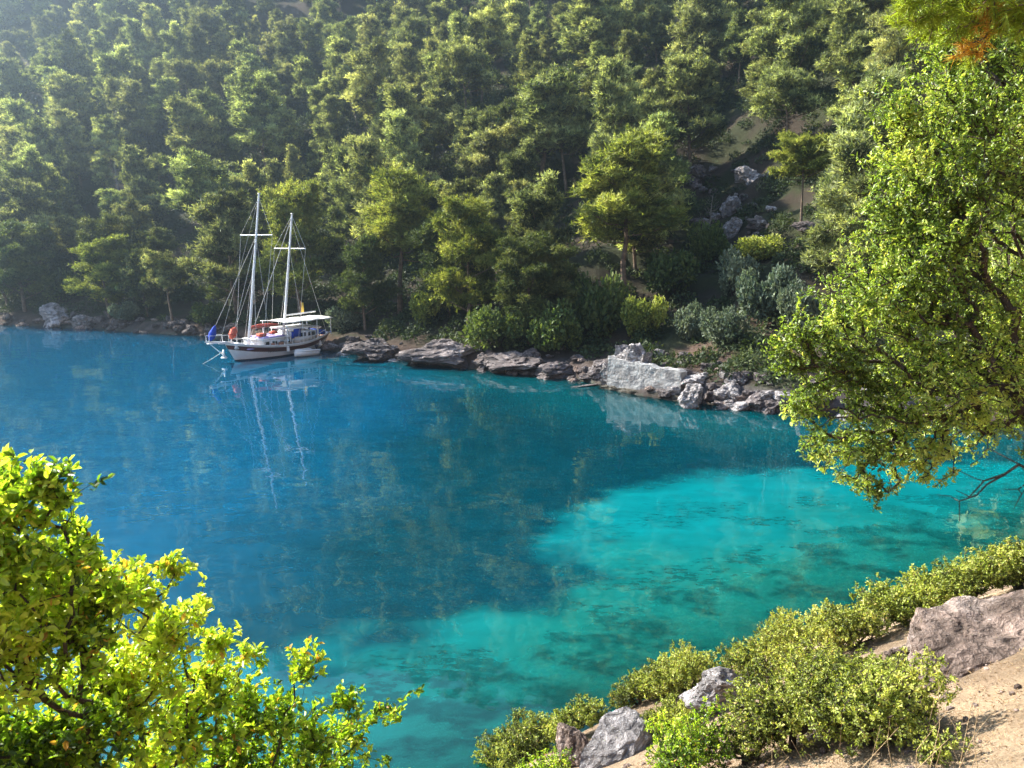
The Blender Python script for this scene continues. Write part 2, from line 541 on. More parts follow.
def water_mat():
    m, nt, out = new_mat('sea_water')
    at = N(nt, 'ShaderNodeAttribute'); at.attribute_name = 'body'
    al = N(nt, 'ShaderNodeAttribute'); al.attribute_name = 'opacity'
    tc = N(nt, 'ShaderNodeTexCoord')
    # soft random streaks of paler and darker tone in the body colour
    mp = N(nt, 'ShaderNodeMapping'); mp.inputs['Scale'].default_value = (0.5, 1.1, 1)
    nt.links.new(tc.outputs['Object'], mp.inputs['Vector'])
    nb = N(nt, 'ShaderNodeTexNoise'); nb.inputs['Scale'].default_value = 0.9; nb.inputs['Detail'].default_value = 6; nb.inputs['Roughness'].default_value = 0.55; nb.inputs['Distortion'].default_value = 0.6
    nt.links.new(mp.outputs[0], nb.inputs['Vector'])
    mr = N(nt, 'ShaderNodeMapRange')
    for k, v in (('From Min', 0.3), ('From Max', 0.7), ('To Min', 0.84), ('To Max', 1.16)):
        mr.inputs[k].default_value = v
    nt.links.new(nb.outputs['Fac'], mr.inputs['Value'])
    hs = N(nt, 'ShaderNodeHueSaturation')
    nt.links.new(at.outputs['Color'], hs.inputs['Color']); nt.links.new(mr.outputs[0], hs.inputs['Value'])
    # seagrass and drowned stones in the shallows
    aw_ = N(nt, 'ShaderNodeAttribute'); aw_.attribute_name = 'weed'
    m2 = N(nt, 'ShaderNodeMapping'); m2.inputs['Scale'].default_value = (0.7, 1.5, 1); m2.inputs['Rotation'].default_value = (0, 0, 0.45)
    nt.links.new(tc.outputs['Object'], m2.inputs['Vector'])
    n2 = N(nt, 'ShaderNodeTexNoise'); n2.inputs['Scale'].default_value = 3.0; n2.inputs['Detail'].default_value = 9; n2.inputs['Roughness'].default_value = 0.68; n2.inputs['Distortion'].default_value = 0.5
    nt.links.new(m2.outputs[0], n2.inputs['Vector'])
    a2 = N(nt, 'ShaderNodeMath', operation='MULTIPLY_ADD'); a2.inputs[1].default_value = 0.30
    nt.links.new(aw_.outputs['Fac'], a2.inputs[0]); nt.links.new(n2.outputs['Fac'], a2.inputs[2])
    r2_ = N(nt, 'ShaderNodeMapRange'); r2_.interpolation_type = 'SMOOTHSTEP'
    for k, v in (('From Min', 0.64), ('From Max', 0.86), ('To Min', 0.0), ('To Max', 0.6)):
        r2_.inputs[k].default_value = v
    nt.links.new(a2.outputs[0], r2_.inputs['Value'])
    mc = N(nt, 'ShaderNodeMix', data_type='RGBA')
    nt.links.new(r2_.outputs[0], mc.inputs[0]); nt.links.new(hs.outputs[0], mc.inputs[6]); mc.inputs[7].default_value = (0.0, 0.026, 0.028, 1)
    df = N(nt, 'ShaderNodeBsdfDiffuse')
    nt.links.new(mc.outputs[2], df.inputs['Color'])
    tp = N(nt, 'ShaderNodeBsdfTransparent'); tp.inputs['Color'].default_value = (0.50, 0.92, 0.86, 1)
    mb = N(nt, 'ShaderNodeMixShader')
    nt.links.new(al.outputs['Fac'], mb.inputs[0])
    nt.links.new(tp.outputs[0], mb.inputs[1]); nt.links.new(df.outputs[0], mb.inputs[2])
    # ripples
    mw = N(nt, 'ShaderNodeMapping'); mw.inputs['Scale'].default_value = (0.8, 1.0, 1); mw.inputs['Rotation'].default_value = (0, 0, 0.5)
    nt.links.new(tc.outputs['Object'], mw.inputs['Vector'])
    w1 = N(nt, 'ShaderNodeTexNoise'); w1.inputs['Scale'].default_value = 0.5; w1.inputs['Detail'].default_value = 2; w1.inputs['Roughness'].default_value = 0.45
    w2 = N(nt, 'ShaderNodeTexNoise'); w2.inputs['Scale'].default_value = 2.6; w2.inputs['Detail'].default_value = 2
    nt.links.new(mw.outputs[0], w1.inputs['Vector']); nt.links.new(mw.outputs[0], w2.inputs['Vector'])
    ma = N(nt, 'ShaderNodeMath', operation='MULTIPLY_ADD')
    nt.links.new(w2.outputs['Fac'], ma.inputs[0]); ma.inputs[1].default_value = 0.05; nt.links.new(w1.outputs['Fac'], ma.inputs[2])
    bp = N(nt, 'ShaderNodeBump'); bp.inputs['Strength'].default_value = 1.0; bp.inputs['Distance'].default_value = 0.024
    nt.links.new(ma.outputs[0], bp.inputs['Height'])
    gl = N(nt, 'ShaderNodeBsdfGlossy'); gl.inputs['Roughness'].default_value = 0.008
    nt.links.new(bp.outputs[0], gl.inputs['Normal'])
    fr = N(nt, 'ShaderNodeFresnel'); fr.inputs['IOR'].default_value = 1.40
    nt.links.new(bp.outputs[0], fr.inputs['Normal'])
    ms = N(nt, 'ShaderNodeMixShader')
    nt.links.new(fr.outputs[0], ms.inputs[0]); nt.links.new(mb.outputs[0], ms.inputs[1]); nt.links.new(gl.outputs[0], ms.inputs[2])
    nt.links.new(ms.outputs[0], out.inputs[0])
    return m
M['water'] = water_mat()

# ------------------------------------------------------------------ ground sheet
def axis(spans):
    out = []
    for a, b, s in spans:
        out.append(np.arange(a, b, s))
    out.append([spans[-1][1]])
    return np.concatenate(out)

xs = axis([(-420, -200, 14), (-200, -90, 3.5), (-90, -25, 1.0), (-25, -12, .6), (-12, 24, .3), (24, 60, .8), (60, 140, 3), (140, 420, 14)])
ys = axis([(-120, -10, 5), (-10, -2, 1), (-2, 30, .3), (30, 48, .8), (48, 120, .7), (120, 220, 2.2), (220, 420, 6)])
X, Y = np.meshgrid(xs, ys)
x_ = X.ravel(); y_ = Y.ravel()
z_ = terrain(x_, y_)
nx, ny = len(xs), len(ys)
ii = np.arange(nx * ny).reshape(ny, nx)
qd = np.stack([ii[:-1, :-1], ii[:-1, 1:], ii[1:, 1:], ii[1:, :-1]], -1).reshape(-1, 4)
df_ = seg_dist(x_, y_, FAR); dn_ = seg_dist(x_, y_, NEAR)
cov = np.zeros((len(x_), 3))
farland = np.array([0.028, 0.025, 0.016]); litter = np.array([0.060, 0.042, 0.031]); moss = np.array([0.030, 0.034, 0.014])
rockc = np.array([0.10, 0.085, 0.085]); dry = np.array([0.36, 0.26, 0.17]); redsoil = np.array([0.075, 0.048, 0.037])
n1 = (fbm2(x_, y_, 9, 4, 61) + .5)[:, None]; n2 = (fbm2(x_, y_, 4, 4, 71) + .5)[:, None]
c = farland * (1 - n1) + litter * n1
mz = sstep(.45, .62, n2[:, 0])[:, None]
c = c * (1 - mz) + moss * mz
# open clearing behind the ruin: grass and bare soil
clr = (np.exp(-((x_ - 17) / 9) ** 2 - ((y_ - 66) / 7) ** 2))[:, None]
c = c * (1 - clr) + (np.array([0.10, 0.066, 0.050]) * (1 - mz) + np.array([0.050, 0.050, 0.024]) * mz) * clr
bank = sstep(1.6, 1.0, z_)[:, None]
wet = sstep(0.35, 0.12, z_)[:, None]
bc = rockc * (0.6 + 0.8 * n2) * (1 - sstep(.4, .7, n1)) + redsoil * 1.2 * sstep(.4, .7, n1)
c = c * (1 - bank) + bc * bank
c = c * (1 - wet) + np.array([0.045, 0.035, 0.028]) * wet
nearland = (dn_ < df_)[:, None]
cn = dry * (0.55 + 0.8 * n2)
n4 = sstep(.42, .62, fbm2(x_, y_, .9, 4, 131) + .5)[:, None]
cn = cn * (1 - .55 * n4) + np.array([0.17, 0.115, 0.075]) * .55 * n4
cn = np.where(z_[:, None] < 0.5, np.array([0.14, 0.13, 0.09]), cn)
c = np.where(nearland, cn, c)
# seabed
sea = (z_ < 0)[:, None]
sb = sstep(.40, .56, (fbm2(x_, y_, 1.6, 4, 81) + .5))[:, None]
edgeb = sstep(-.55, -.1, z_)[:, None]
seab = np.array([0.13, 0.28, 0.22]) * (1 - sb) + np.array([0.035, 0.07, 0.05]) * sb
seab = seab * (1 - edgeb) + np.array([0.05, 0.055, 0.04]) * edgeb
c = np.where(sea, seab, c)
me = quads('ground', np.stack([x_, y_, z_], 1), qd, {'cover': c}, True)
g = link('ground', me, M['ground'])
tag(g, 'steep rocky and earthy hillsides enclosing the cove', 'ground', kind='structure')

# ------------------------------------------------------------------ water sheet
wx = axis([(-410, -140, 10), (-140, -50, 1.2), (-50, -15, .6), (-15, 30, .3), (30, 58, .8)])
wy = axis([(-225, -20, 8), (-20, 8, 1.5), (8, 48, .3), (48, 116, .5), (116, 150, 2)])
X, Y = np.meshgrid(wx, wy)
x_ = X.ravel(); y_ = Y.ravel()
nx, ny = len(wx), len(wy)
ii = np.arange(nx * ny).reshape(ny, nx)
qd = np.stack([ii[:-1, :-1], ii[:-1, 1:], ii[1:, 1:], ii[1:, :-1]], -1).reshape(-1, 4)
ins = inside(x_, y_)
dn_ = seg_dist(x_, y_, NEAR); df_ = seg_dist(x_, y_, FAR)
dshore = np.where(ins, np.minimum(dn_, df_), -np.minimum(dn_, df_))
wv = fbm2(x_, y_, 5, 4, 91)
# drawn edge between turquoise and darker water (right shore round to the lower left)
SH = np.array([on_water(*p) for p in [(1300, 462), (900, 462), (790, 466), (740, 471), (650, 484), (585, 508), (562, 535), (572, 572), (530, 600), (440, 622), (350, 640), (250, 662), (100, 700), (-300, 740)]])
SHP = np.concatenate([SH, [(-40, -40), (60, -40)]])
def inpoly(x, y, P):
    c = np.zeros(x.shape, bool); j = len(P) - 1
    for i in range(len(P)):
        xi, yi = P[i]; xj, yj = P[j]
        c ^= ((yi > y) != (yj > y)) & (x < (xj - xi) * (y - yi) / (yj - yi + 1e-12) + xi)
        j = i
    return c
sd = seg_dist(x_, y_, SH) * np.where(inpoly(x_, y_, SHP), 1, -1)
wv2 = fbm2(x_, y_ * 1.3, 1.3, 4, 95)
turq_zone = sstep(-1.5, 1.5, sd + wv * 2.8 + wv2 * 1.9)[:, None]
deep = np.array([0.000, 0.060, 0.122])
edgec = np.array([0.000, 0.030, 0.044])  # darkest water tone, bordering the turquoise zone
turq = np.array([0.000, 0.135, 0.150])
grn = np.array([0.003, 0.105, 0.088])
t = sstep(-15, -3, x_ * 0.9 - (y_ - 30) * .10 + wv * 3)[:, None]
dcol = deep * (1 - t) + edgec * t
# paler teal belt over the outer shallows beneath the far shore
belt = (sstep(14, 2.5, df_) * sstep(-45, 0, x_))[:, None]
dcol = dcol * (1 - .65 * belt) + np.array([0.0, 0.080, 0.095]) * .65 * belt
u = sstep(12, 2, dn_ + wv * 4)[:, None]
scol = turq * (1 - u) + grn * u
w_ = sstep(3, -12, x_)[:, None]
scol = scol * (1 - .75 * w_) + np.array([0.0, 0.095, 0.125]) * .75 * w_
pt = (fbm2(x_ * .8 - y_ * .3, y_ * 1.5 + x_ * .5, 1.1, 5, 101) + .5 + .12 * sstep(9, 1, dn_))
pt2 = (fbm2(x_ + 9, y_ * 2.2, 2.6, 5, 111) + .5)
weed = (np.maximum(sstep(.42, .70, pt) * sstep(11, 4, dn_), sstep(.45, .72, pt2) * .7 * sstep(17, 9, dn_)) * turq_zone[:, 0])
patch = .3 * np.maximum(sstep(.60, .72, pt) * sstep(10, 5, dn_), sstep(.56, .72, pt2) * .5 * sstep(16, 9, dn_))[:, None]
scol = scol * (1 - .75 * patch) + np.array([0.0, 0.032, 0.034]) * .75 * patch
body = dcol * (1 - turq_zone) + scol * turq_zone
op = 1 - np.exp(-np.maximum(dshore + .3, 0) * 0.45)
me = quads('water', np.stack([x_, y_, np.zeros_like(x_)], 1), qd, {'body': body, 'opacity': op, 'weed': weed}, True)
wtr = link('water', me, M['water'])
tag(wtr, 'calm turquoise and deep blue water of the cove', 'water', kind='structure')

# ------------------------------------------------------------------ haze
HZ = True
if HZ:
    m, nt, out = new_mat('thin_haze')
    pv = nt.nodes.new('ShaderNodeVolumePrincipled')
    pv.inputs['Color'].default_value = (0.58, 0.78, 1.0, 1)
    pv.inputs['Density'].default_value = 0.0008
    pv.inputs['Anisotropy'].default_value = 0.85
    nt.links.new(pv.outputs[0], out.inputs['Volume'])
    zmin = float(z_.min()) - 1 if len(z_) else -12
    x0, x1, y0, y1, z0, z1 = -425, 425, -235, 425, -14, 300
    v = np.array([(a, b, c) for a in (x0, x1) for b in (y0, y1) for c in (z0, z1)], float)
    f = [(0, 1, 3, 2), (4, 6, 7, 5), (0, 4, 5, 1), (2, 3, 7, 6), (0, 2, 6, 4), (1, 5, 7, 3)]
    hzo = link('haze', quads('haze', v, f), m)
    tag(hzo, 'thin bluish haze over the wooded hill', 'haze', kind='stuff')

# ------------------------------------------------------------------ pines
def pine_data(seed, H=13.0, style='cone', lod=1.0, lean=(0, 0)):
    """returns trunk (v,q) and crown (v,tri,tone)"""
    r = np.random.default_rng(seed)
    n = 8
    zz = np.linspace(0, 1, n)
    bx = lean[0] * zz ** 1.3 + np.cumsum(r.normal(size=n)) * 0.008 * H
    by = lean[1] * zz ** 1.3 + np.cumsum(r.normal(size=n)) * 0.008 * H
    bx -= bx[0]; by -= by[0]
    trunk = np.stack([bx, by, zz * H * 0.93 - 0.3], 1)
    rad = 0.017 * H * (1 - zz * 0.85)
    segs = path_segs(trunk, rad)
    cl = []   # clumps: centre, rx, rz
    nl = {'cone': 21, 'broad': 19, 'umbrella': 15, 'tall': 18}[style]
    for i in range(nl):
        u = (i + r.random()) / nl
        if style == 'cone':
            t0 = 0.13 + 0.83 * u; L = H * 0.25 * (1 - u * 0.78) * r.uniform(.65, 1.25); rise = r.uniform(.1, .5)
        elif style == 'tall':
            t0 = 0.40 + 0.57 * u; L = H * 0.21 * (1 - u * 0.65) * r.uniform(.5, 1.3); rise = r.uniform(.0, .45)
        elif style == 'broad':
            t0 = 0.17 + 0.76 * u; L = H * 0.31 * (1 - u * 0.5) * r.uniform(.6, 1.2); rise = r.uniform(.25, .8)
        else:
            t0 = 0.52 + 0.40 * u; L = H * 0.36 * (1 - u * 0.45) * r.uniform(.6, 1.15); rise = r.uniform(.15, .5)
        a = i * 2.399 + r.uniform(-.5, .5)
        p0 = np.array([np.interp(t0, zz, trunk[:, 0]), np.interp(t0, zz, trunk[:, 1]), t0 * H * .93 - .3])
        d = np.array([math.cos(a), math.sin(a), rise])
        p1 = p0 + d * L * .55 + np.array([0, 0, -.02 * H])
        p2 = p0 + d * L + np.array([0, 0, .015 * H])
        rr = 0.0045 * H * (1.3 - u)
        segs += path_segs([p0, p1, p2], [rr, rr * .7, rr * .35])
        m = 4 if L > .17 * H else 3
        side = np.array([-math.sin(a), math.cos(a), 0])
        for k in range(m):
            t_ = .38 + .66 * (k + r.uniform(0, .7)) / m
            q0 = p0 + d * L * t_ * .9
            q = q0 + side * r.normal() * L * .24 * (1.3 - t_ * .6) + np.array([0, 0, (.02 + .03 * r.random()) * H])
            segs.append((q0, q, rr * .5, rr * .25))
            cl.append((q, H * r.uniform(.036, .062), H * r.uniform(.020, .040), a))
            if r.random() < .55:
                q2 = q + d * H * .035 + side * r.normal() * H * .04 + np.array([0, 0, r.uniform(.0, .045) * H])
                cl.append((q2, H * r.uniform(.026, .045), H * r.uniform(.018, .032), a))
                segs.append((q, q2, rr * .3, rr * .2))
    top = trunk[-1]
    for k in range(3):
        cl.append((top + r.normal(size=3) * H * np.array([.02, .02, .012]) + np.array([0, 0, k * .03 * H - .02 * H]), H * (.045 - .009 * k), H * .04, 0))
    P, D, T, O = [], [], [], []
    for (q, rx, rz, a) in cl:
        nt_ = int(95 * lod * (rx / (.055 * H)) ** 2)
        w0 = r.normal(size=(nt_, 3)) * .62
        w0[:, 2] += .12
        w = norm(w0 + np.array([0, 0, .15]))
        dirl = np.array([math.cos(a), math.sin(a), .35])
        pos = q + w0 * np.array([rx, rx, rz]) + dirl * r.normal(size=(nt_, 1)) * rx * .35
        base = np.clip(r.normal(.48, .24), .05, .95)
        out_ = norm(w * np.array([1, 1, .8]) + dirl * .35 + np.array([0, 0, .5]))
        nb = 6
        pos = np.repeat(pos, nb, 0); out_ = np.repeat(out_, nb, 0)
        dd = norm(out_ * .55 + r.normal(size=pos.shape) * .62 + np.array([-.2, 0, .3]))
        P.append(pos); D.append(dd); O.append(out_); T.append(np.clip(base + np.repeat(r.normal(size=nt_) * .16, nb), 0, 1))
    P = np.concatenate(P); D = np.concatenate(D); T = np.concatenate(T); O = np.concatenate(O)
    Ln = H * r.uniform(.024, .044, len(P)) / math.sqrt(lod)
    Wn = Ln * .22
    return segs, (P, D, Ln, Wn, T, O)

protos = {}
def pine_proto(key, seed, style, mat, H=13.0, lod=1.0, lean=(0, 0), name='pine_tree'):
    segs, (P, D, L, W, T, O) = pine_data(seed, H, style, lod, lean)
    v, q = tubes(segs, 6)
    tm = quads('pine_trunk', v, q, None, True); tm.materials.append(M['bark'])
    v, f, t = blades(P, D, L, W, T, O)
    cm = quads('pine_crown', v, f, {'tone': t}); cm.materials.append(M[mat])
    protos[key] = (tm, cm, H)
for i in range(4):
    pine_proto(('cone', i), 100 + i, 'cone', 'pine', lean=(-1.0, 0))
    pine_proto(('tall', i), 200 + i, 'tall', 'pine', lean=(-1.1, 0))
    pine_proto(('broad', i), 300 + i, 'broad', 'pine', lean=(-.7, 0))
for i in range(3):
    pine_proto(('lush', i), 400 + i, 'broad', 'pine_bright', lod=1.25)
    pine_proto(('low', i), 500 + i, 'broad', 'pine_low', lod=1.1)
pine_proto(('umbrella', 0), 600, 'umbrella', 'pine_bright', lod=1.3)
pine_proto(('umbrella', 1), 601, 'umbrella', 'pine', lod=1.1)
pine_proto(('lushtall', 0), 700, 'tall', 'pine_bright', lod=1.4)
pine_proto(('lushtall', 1), 701, 'tall', 'pine_bright', lod=1.4)

def place_pine(key, x, y, H, rz, label, group=None, sx=1.0, name='pine_tree', tilt=(0, 0)):
    tm, cm, H0 = protos[key]
    s = H / H0
    e = empty(name, (x, y, hz(x, y) - .15), rz, (s * sx, s * sx, s))
    e.rotation_euler = (tilt[0], tilt[1], rz)
    tag(e, label, 'tree', group)
    link('trunk', tm, None, e); link('crown', cm, None, e)
    return e

occupied = []
special = [
    # key, px, base py, top py, rz, width, label
    (('lushtall', 0), 400, 312, 172, 0.4, 1.25, 'tall sunlit yellow-green pine right of the sailboat, thin trunk showing'),
    (('lush', 0), 470, 335, 203, 1.2, 1.05, 'broad bright green pine above the shore rocks, brightest crown at centre'),
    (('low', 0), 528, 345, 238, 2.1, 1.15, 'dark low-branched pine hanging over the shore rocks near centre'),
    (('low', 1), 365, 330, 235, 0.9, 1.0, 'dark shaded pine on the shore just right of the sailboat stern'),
    (('tall', 0), 540, 205, 84, 1.9, 1.45, 'tall pale pine with a bare straight trunk standing mid-slope at centre'),
    (('broad', 0), 500, 212, 112, 0.2, 1.1, 'layered pine directly left of the bare-trunked centre pine'),
    (('lushtall', 1), 622, 302, 140, 3.0, 1.35, 'tall sunlit pine rising left of the gully above the ruin'),
    (('umbrella', 0), 801, 226, 137, 0.6, 1.05, 'flat-topped umbrella pine standing alone in the small clearing on the right'),
    (('umbrella', 1), 172, 325, 254, 2.0, 1.15, 'small shore pine with crooked trunk and flat yellow-green crown left of sailboat'),
    (('lush', 1), 300, 318, 188, 2.5, 1.0, 'sunlit green pine directly behind the two masts'),
    (('broad', 1), 238, 318, 196, 1.0, 1.1, 'pine on the shore behind the bow of the sailboat'),
    (('tall', 1), 598, 92, -6, 0.0, 1.3, 'tall narrow pine breaking the top edge of the photo near centre'),
    (('cone', 0), 660, 240, 120, 1.0, 1.1, 'dark pine on the left edge of the rocky gully'),
    (('broad', 2), 862, 190, 92, 0.7, 1.3, 'full pale green pine partly behind the near leafy tree'),
    (('broad', 3), 690, 170, 60, 0.3, 1.1, 'rounded pine above the grey boulders of the gully'),
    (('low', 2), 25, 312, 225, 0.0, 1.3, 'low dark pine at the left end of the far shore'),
    (('lush', 2), 110, 318, 240, 0.7, 1.2, 'broad green pine on the left shore beside pale rocks'),
]
for key, px, by, ty, rz, sx, lab in special:
    x, y, z = hit(px, by)
    _, _, f = project(x, y, z)
    H = (by - ty) * float(f) / FPX * 1.02
    place_pine(key, x, y, H, rz, lab, None, sx)
    occupied.append((x, y, 3.2))

# candidates over the hill
cand = []
r2 = np.random.default_rng(5)
gx_ = np.arange(-205, 205, 9.1); gy_ = np.arange(50, 405, 9.5)
GX, GY = np.meshgrid(gx_, gy_)
GX = GX.ravel() + r2.uniform(-4, 4, GX.size) ; GY = GY.ravel() + r2.uniform(-4, 4, GY.size)
GZ = terrain(GX, GY); dF = seg_dist(GX, GY, FAR)
px_, py_, f_ = project(GX, GY, GZ)
ok = (GZ > 1.2) & (dF > 3.5)
# keep the gully and clearing thin
gdx = GX - (14 + (GY - 60) * 0.26)
ok &= ~((np.abs(gdx - 2) < 6.5) & (dF > 8) & (dF < 62))
ok &= ~((GX > 9) & (GX < 34) & (dF < 17))
ok &= ~((GX > 26) & (GX < 46) & (GY > 84) & (GY < 100))
infr, outfr = [], []
for i in np.where(ok)[0]:
    if any((GX[i] - a) ** 2 + (GY[i] - b) ** 2 < c * c for a, b, c in occupied):
        continue
    Ht = 8.5 + 10 * r2.random() ** 1.1
    top = py_[i] - Ht * FPX / f_[i]
    rec = (GX[i], GY[i], Ht, px_[i], py_[i], top, dF[i])
    if -30 < px_[i] < 1010 and py_[i] > -2 and top < 400:
        infr.append(rec)
    else:
        outfr.append(rec)
infr.sort(key=lambda q: q[1])
keep = infr[:280]
outfr += infr[280:]
print('PINES in frame', len(infr), 'out', len(outfr))

def zone(px, py):
    col = 'left' if px < 341 else ('middle' if px < 682 else 'right')
    if py < 95:
        return f'small hazy pine high up on the {col} third of the wooded hill', f'hazy pines high on the {col} of the hill'
    if py < 200:
        return f'grey-green pine halfway up the {col} third of the wooded hill', f'pines halfway up the {col} of the hill'
    return f'green pine low on the {col} third of the hill near the far shore', f'pines low on the {col} of the hill'
for (x, y, Ht, px, py, top, dF_) in keep:
    if dF_ < 10:
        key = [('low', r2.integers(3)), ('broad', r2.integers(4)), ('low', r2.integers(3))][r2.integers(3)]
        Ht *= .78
    else:
        key = [('cone', r2.integers(4)), ('tall', r2.integers(4)), ('broad', r2.integers(4)), ('broad', r2.integers(4)), ('cone', r2.integers(4))][r2.integers(5)]
    if dF_ >= 10 and r2.random() < .15: key = ('umbrella', 1)
    lab, grp = zone(px, py)
    key = (key[0], int(key[1]))
    place_pine(key, x, y, Ht, r2.uniform(-.6, .6) + (3.1 if r2.random() < .15 else 0), lab, grp, r2.uniform(.9, 1.2), tilt=(0, r2.uniform(-.12, .02)))

# a few standing dead pines
M['dead_wood'] = rough_mat('dead_wood', [(0.16, 0.14, 0.12), (0.30, 0.27, 0.24), (0.42, 0.39, 0.36)], 4.0, 0.95, 0.4, 12)
for k, (px, by, hp, lab) in enumerate([(268, 150, 46, 'bare grey dead pine among green crowns above the sailboat masts'), (455, 120, 50, 'leafless grey pine standing mid-slope left of centre'),
                                       (706, 250, 60, 'dead grey pine at the left side of the gully'), (120, 205, 50, 'bare dead pine on the left part of the wooded slope')]):
    x, y, z = hit(px, by)
    f = float(project(x, y, z)[2]); H = hp * f / FPX
    dm = protos[('tall', k % 4)][0].copy(); dm.materials.clear(); dm.materials.append(M['dead_wood'])
    o = link('dead_pine', dm, None); o.location = (x, y, z - .1); o.scale = (H / 13.0,) * 3; o.rotation_euler = (0, 0, k * 1.7)
    tag(o, lab, 'dead tree')
# the rest of the forest, beyond the frame and over the crest: one mass
lodp = []
for i in range(3):
    segs, (P, D, L, W, T, O) = pine_data(900 + i, 13.0, ['cone', 'broad', 'broad'][i], .22, (0.6, 0))
    v, f, t = blades(P, D, L, W * 1.5, T, O)
    tv, tq = tubes(segs[:7], 4)
    lodp.append((v, t, tv, tq))
V, T_, F_ = [], [], []
off = 0
for (x, y, Ht, *_r) in outfr:
    v, t, tv, tq = lodp[r2.integers(3)]
    s = Ht / 13.0; a = r2.uniform(0, 6.28)
    ca, sa = math.cos(a) * s, math.sin(a) * s
    w = np.stack([v[:, 0] * ca - v[:, 1] * sa, v[:, 0] * sa + v[:, 1] * ca, v[:, 2] * s], 1) * np.array([1.15, 1.15, 1]) + np.array([x, y, hz(x, y)])
    V.append(w); T_.append(t)
if V:
    V = np.concatenate(V); T_ = np.concatenate(T_)
    ff = link('distant_forest', quads('distant_forest', V, np.arange(len(V)).reshape(-1, 3), {'tone': T_}), M['pine'])
    tag(ff, 'mass of pine forest over the upper hill beyond the nearer pines', 'forest', kind='stuff')

# undergrowth over the hill floor: one mass of scrub
r3 = np.random.default_rng(8)
n = 7600
sx_ = r3.uniform(-130, 130, n); sy_ = 50 + 175 * r3.random(n) ** 1.3
sz_ = terrain(sx_, sy_); dF = seg_dist(sx_, sy_, FAR)
ppx, ppy, pf = project(sx_, sy_, sz_)
okk = (sz_ > 1.0) & (dF > 2.6) & (ppx > -60) & (ppx < 1084) & (ppy > -20)
okk &= ~((np.abs(sx_ - (16 + (sy_ - 60) * 0.26)) < 5.5) & (dF > 12) & (r3.random(n) < .25))
extra_ = 1
sx_, sy_, sz_ = sx_[okk], sy_[okk], sz_[okk]
print('scrub', len(sx_))
Pl, Dl, Tl, Ll, Ol = [], [], [], [], []
for x, y, z in zip(sx_, sy_, sz_):
    R = r3.uniform(.6, 1.7) * (1 + .5 * min(1, max(0, (y - 90) / 60))); Hh = R * r3.uniform(.7, 1.3); m = int(70 * R * R) + 25
    w = norm(r3.normal(size=(m, 3))); w[:, 2] = np.abs(w[:, 2])
    Pl.append(np.array([x, y, z - .1]) + w * r3.uniform(.6, 1.05, (m, 1)) * np.array([R, R, Hh]))
    Dl.append(norm(w * .5 + r3.normal(size=(m, 3)) * .7)); Ol.append(w)
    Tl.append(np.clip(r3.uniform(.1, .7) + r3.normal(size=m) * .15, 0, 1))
    Ll.append(r3.uniform(.18, .42, m))
P = np.concatenate(Pl); D = np.concatenate(Dl); T = np.concatenate(Tl); L = np.concatenate(Ll)
v, f, t = blades(P, D, L, L * .7, T, np.concatenate(Ol))
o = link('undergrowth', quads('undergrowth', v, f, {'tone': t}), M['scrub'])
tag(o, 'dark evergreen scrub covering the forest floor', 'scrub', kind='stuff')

# ------------------------------------------------------------------ shrubs on the far shore
def shrub_proto(key, mat, seed, R=1.0, Hh=1.0, lobes=7, m=2600, leaf=(.10, .17)):
    r = np.random.default_rng(seed)
    cs = []
    for i in range(lobes):
        a = i * 2.4; q = r.uniform(.25, .7)
        cs.append((math.cos(a) * q * R, math.sin(a) * q * R, Hh * r.uniform(.35, .85), r.uniform(.28, .48) * R))
    P, D, T, O = [], [], [], []
    for cx, cy, cz, cr in cs:
        k = m // lobes
        w = norm(r.normal(size=(k, 3)))
        O.append(w)
        P.append(np.array([cx, cy, cz]) + w * r.uniform(.55, 1.08, (k, 1)) * cr)
        D.append(norm(w * .5 + np.array([0, 0, .3]) + r.normal(size=(k, 3)) * .5))
        T.append(np.clip(r.uniform(.3, .8) + r.normal(size=k) * .17, 0, 1))
    P = np.concatenate(P); D = np.concatenate(D); T = np.concatenate(T)
    P[:, 2] = np.maximum(P[:, 2], .04)
    L = r.uniform(*leaf, len(P))
    v, q, t = leaves(P, D, L, L * .6, T, O=np.concatenate(O))
    fm = quads('shrub_foliage', v, q, {'tone': t}); fm.materials.append(M[mat])
    segs, _ = grow((0, 0, -.15), np.array([(c[0], c[1], c[2]) for c in cs] + [(c[0] * .6, c[1] * .6, c[2] * .6) for c in cs]), .012, .06, .1)
    v, q = tubes(segs, 5)
    bm_ = quads('shrub_branches', v, q, None, True); bm_.materials.append(M['dark_bark'])
    protos[key] = (bm_, fm, Hh * 1.2)
for i in range(3):
    shrub_proto(('olive', i), 'olive', 20 + i)
    shrub_proto(('dark', i), 'dark_bush', 40 + i)
    shrub_proto(('bright', i), 'pine_bright', 60 + i)
def place_shrub(key, x, y, H, W, label, group=None, rz=0, z=None):
    b, f, H0 = protos[key]
    e = empty('shrub', (x, y, (hz(x, y) if z is None else z) - .1), rz, (W / 2.0, W / 2.0, H / H0))
    tag(e, label, 'shrub', group)
    link('branches', b, None, e); link('foliage', f, None, e)
